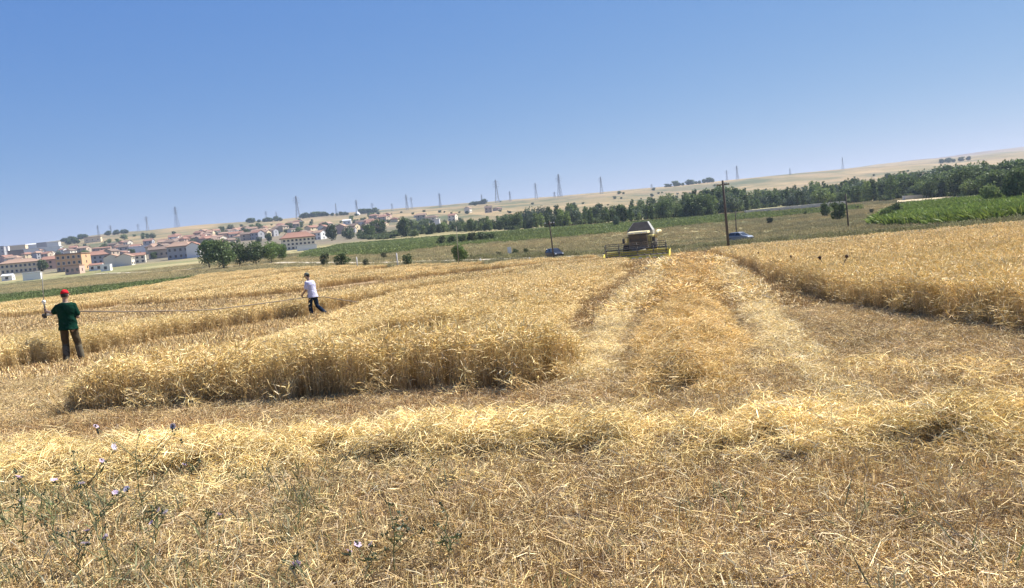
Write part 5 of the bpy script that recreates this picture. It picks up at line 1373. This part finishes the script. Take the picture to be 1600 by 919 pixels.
# ------------------------------------------------------------------ flowering weeds in the foreground
STEM = principled('weed_stem', (.18, .19, .09), .8, var=.2, scale=10); PETAL = principled('lilac_petal', (.70, .52, .68), .7, var=.15, scale=30); PALEP = principled('pale_petal', (.66, .54, .64), .7, var=.12, scale=30)
def flower_mesh(mat):
    mb = MB()
    for k_ in range(9):
        a = 2 * math.pi * k_ / 9; c_, s_ = math.cos(a), math.sin(a); r1, r2 = .010, random.uniform(.019, .024); w2 = .0068; up = random.uniform(.004, .012)
        v = [(c_ * .003, s_ * .003, .0), (c_ * r1 - s_ * w2 * .8, s_ * r1 + c_ * w2 * .8, .004), (c_ * r2 - s_ * w2 * .6, s_ * r2 + c_ * w2 * .6, up), (c_ * r2 + s_ * w2 * .6, s_ * r2 - c_ * w2 * .6, up), (c_ * r1 + s_ * w2 * .8, s_ * r1 - c_ * w2 * .8, .004)]
        mb.add(v + [(p[0], p[1], p[2] - .0012) for p in v], [(0, 1, 2, 3, 4), (9, 8, 7, 6, 5), (1, 6, 7, 2), (2, 7, 8, 3), (3, 8, 9, 4)])
    mb.ball((0, 0, .002), .005, .005, .006, 8, 6)
    me = mb.mesh('flower', mat); c_ = (.72, .60, .72) if mat.name == 'petal' else (.74, .68, .74)
    me.attributes.new('col', 'FLOAT_COLOR', 'POINT').data.foreach_set('color', np.tile(np.array([*c_, 1], np.float32), len(me.vertices)))
    return me
FL = [flower_mesh(leafy('petal', .45, .1)), flower_mesh(leafy('pale_petal_sheet', .45, .1)), flower_mesh(leafy('petal', .45, .1))]
def weed(px, py, h, nbr, nfl, spread, label, seed, lean=(0, 0)):
    r_ = random.Random(seed); g = G(px, py); e = empty('flowering_weed', g)
    st = MB(); lf = Tuft(); tips = []
    main = [Vector((0, 0, -.03))]
    for k_ in range(1, 6): main.append(Vector((lean[0] * h * (k_ / 5) ** 1.3 + r_.gauss(0, .012), lean[1] * h * k_ / 5 + r_.gauss(0, .012), h * k_ / 5)))
    st.tube(main, [.0042, .0038, .0034, .003, .0024, .0016], 6); tips.append(main[-1])
    for b_ in range(nbr):
        f = r_.uniform(.2, .85); i0 = int(f * 5); p = main[i0].lerp(main[min(5, i0 + 1)], f * 5 - i0); a = r_.random() * 6.283; L_ = h * spread * r_.uniform(.5, 1.1) * (1 - f * .5)
        q = p + Vector((math.cos(a) * L_ * .55, math.sin(a) * L_ * .3, L_ * .45)); t = q + Vector((math.cos(a) * L_ * .4, math.sin(a) * L_ * .2, L_ * r_.uniform(.25, .6)))
        st.tube([p, q, t], [.0028, .0022, .0013], 5); tips.append(t)
        for _ in range(r_.randrange(2, 5)):
            s_ = p.lerp(q, r_.random()) if r_.random() < .5 else q.lerp(t, r_.random()); d = Vector((r_.gauss(0, 1), r_.gauss(0, 1), r_.gauss(.3, .6))).normalized() * r_.uniform(.025, .055)
            lf.blade(s_, s_ + d, r_.uniform(.003, .007), tint(r_.choice([(.11, .145, .06), (.17, .19, .085), (.24, .235, .12)]), .15), -.004)
    for _ in range(int(8 + 20 * h)):
        f = r_.random() ** 1.3; i0 = min(4, int(f * 5)); s_ = main[i0].lerp(main[i0 + 1], f * 5 - i0); d = Vector((r_.gauss(0, 1), r_.gauss(0, 1), r_.gauss(.2, .5))).normalized() * r_.uniform(.03, .075) * (1.2 - .6 * f)
        lf.blade(s_, s_ + d, r_.uniform(.003, .008), tint(r_.choice([(.11, .145, .06), (.17, .19, .085), (.24, .235, .12)]), .15), -.006)
    for t in tips:                            # seed pods and buds at the tips
        for _ in range(5): lf.ear(t + Vector((r_.gauss(0, .010), r_.gauss(0, .010), r_.gauss(-.006, .010))), (r_.gauss(0, .6), r_.gauss(0, .6), 1), .016, .0055, tint((.14, .16, .09), .2))
    st.build('stem', STEM, e, True)
    mkobj('leaves', np_mesh('leaves', np.array([tuple(p) for p in lf.v]), lf.f, np.array(lf.c), LEAF), e)
    for k_ in range(nfl):
        t = tips[(k_ * 2 + 1) % len(tips)] if k_ < len(tips) else r_.choice(tips)
        f_ = part('flower', FL[k_ % 3], e, t + Vector((r_.gauss(0, .008), r_.gauss(0, .008), .008)), (r_.gauss(.75, .3), r_.gauss(0, .4), r_.random() * 6), (r_.uniform(.7, 1.1),) * 3)
    return tag(e, label, 'weed')
weed(222, 832, .66, 5, 2, .75, 'tallest forked weed stem with lilac flower rising over the straw', 1, (.10, .0))
weed(150, 842, .56, 5, 2, .6, 'weed with leafy dark green tops beside the tallest forked one', 2, (-.15, .1))
weed(96, 880, .42, 7, 3, .8, 'bushy green weed with pale lilac flowers', 3, (-.1, 0))
weed(40, 868, .40, 6, 2, .8, 'low leafy weed with dark buds', 4, (.05, 0))
weed(186, 908, .44, 6, 3, .7, 'slanting weed stem with two pale flowers', 5, (-.35, .1))
weed(248, 866, .24, 5, 3, .8, 'short weed topped by the largest pale lilac flower', 6)
weed(330, 842, .18, 3, 1, .7, 'small weed with one dark green leafy head', 7, (-.1, 0))
weed(8, 850, .34, 5, 2, .7, 'weed with pink flower half hidden at the grass edge', 8)
weed(575, 912, .20, 4, 3, .7, 'small weed with bright purple flowers in the stubble', 9, (-.1, 0))
weed(622, 908, .40, 6, 0, .45, 'slender green weed without flowers in the stubble', 10, (.02, 0))
weed(706, 890, .34, 4, 0, .4, 'thin pale green weed beside a dry stalk', 11)
weed(300, 760, .20, 4, 1, .9, 'low weed at the edge of the straw windrow', 12)
weed(130, 912, .3, 6, 2, .8, 'dense low weed with two small flowers', 13)
weed(470, 908, .14, 3, 1, .7, 'tiny weed with a faint lilac flower', 14)

# ------------------------------------------------------------------ haze
HZ = bpy.data.materials.new('haze'); HZ.use_nodes = True; hn = HZ.node_tree; hn.nodes.clear()
ho = hn.nodes.new('ShaderNodeOutputMaterial'); hv = hn.nodes.new('ShaderNodeVolumePrincipled')
hv.inputs['Color'].default_value = (.66, .79, 1.0, 1); hv.inputs['Density'].default_value = HAZE = 0.00013; hv.inputs['Anisotropy'].default_value = .2
hn.links.new(hv.outputs[0], ho.inputs['Volume'])
zlo, zhi = float(fz.min()) - 1.2, max(float(fz.max()), 110) + 15
mb = MB(); mb.box(-7300, 7300, -320, 8800, zlo, zhi)
hz = mb.build('haze', HZ); tag(hz, 'thin pale summer haze in the air over the fields', 'haze', kind='stuff')
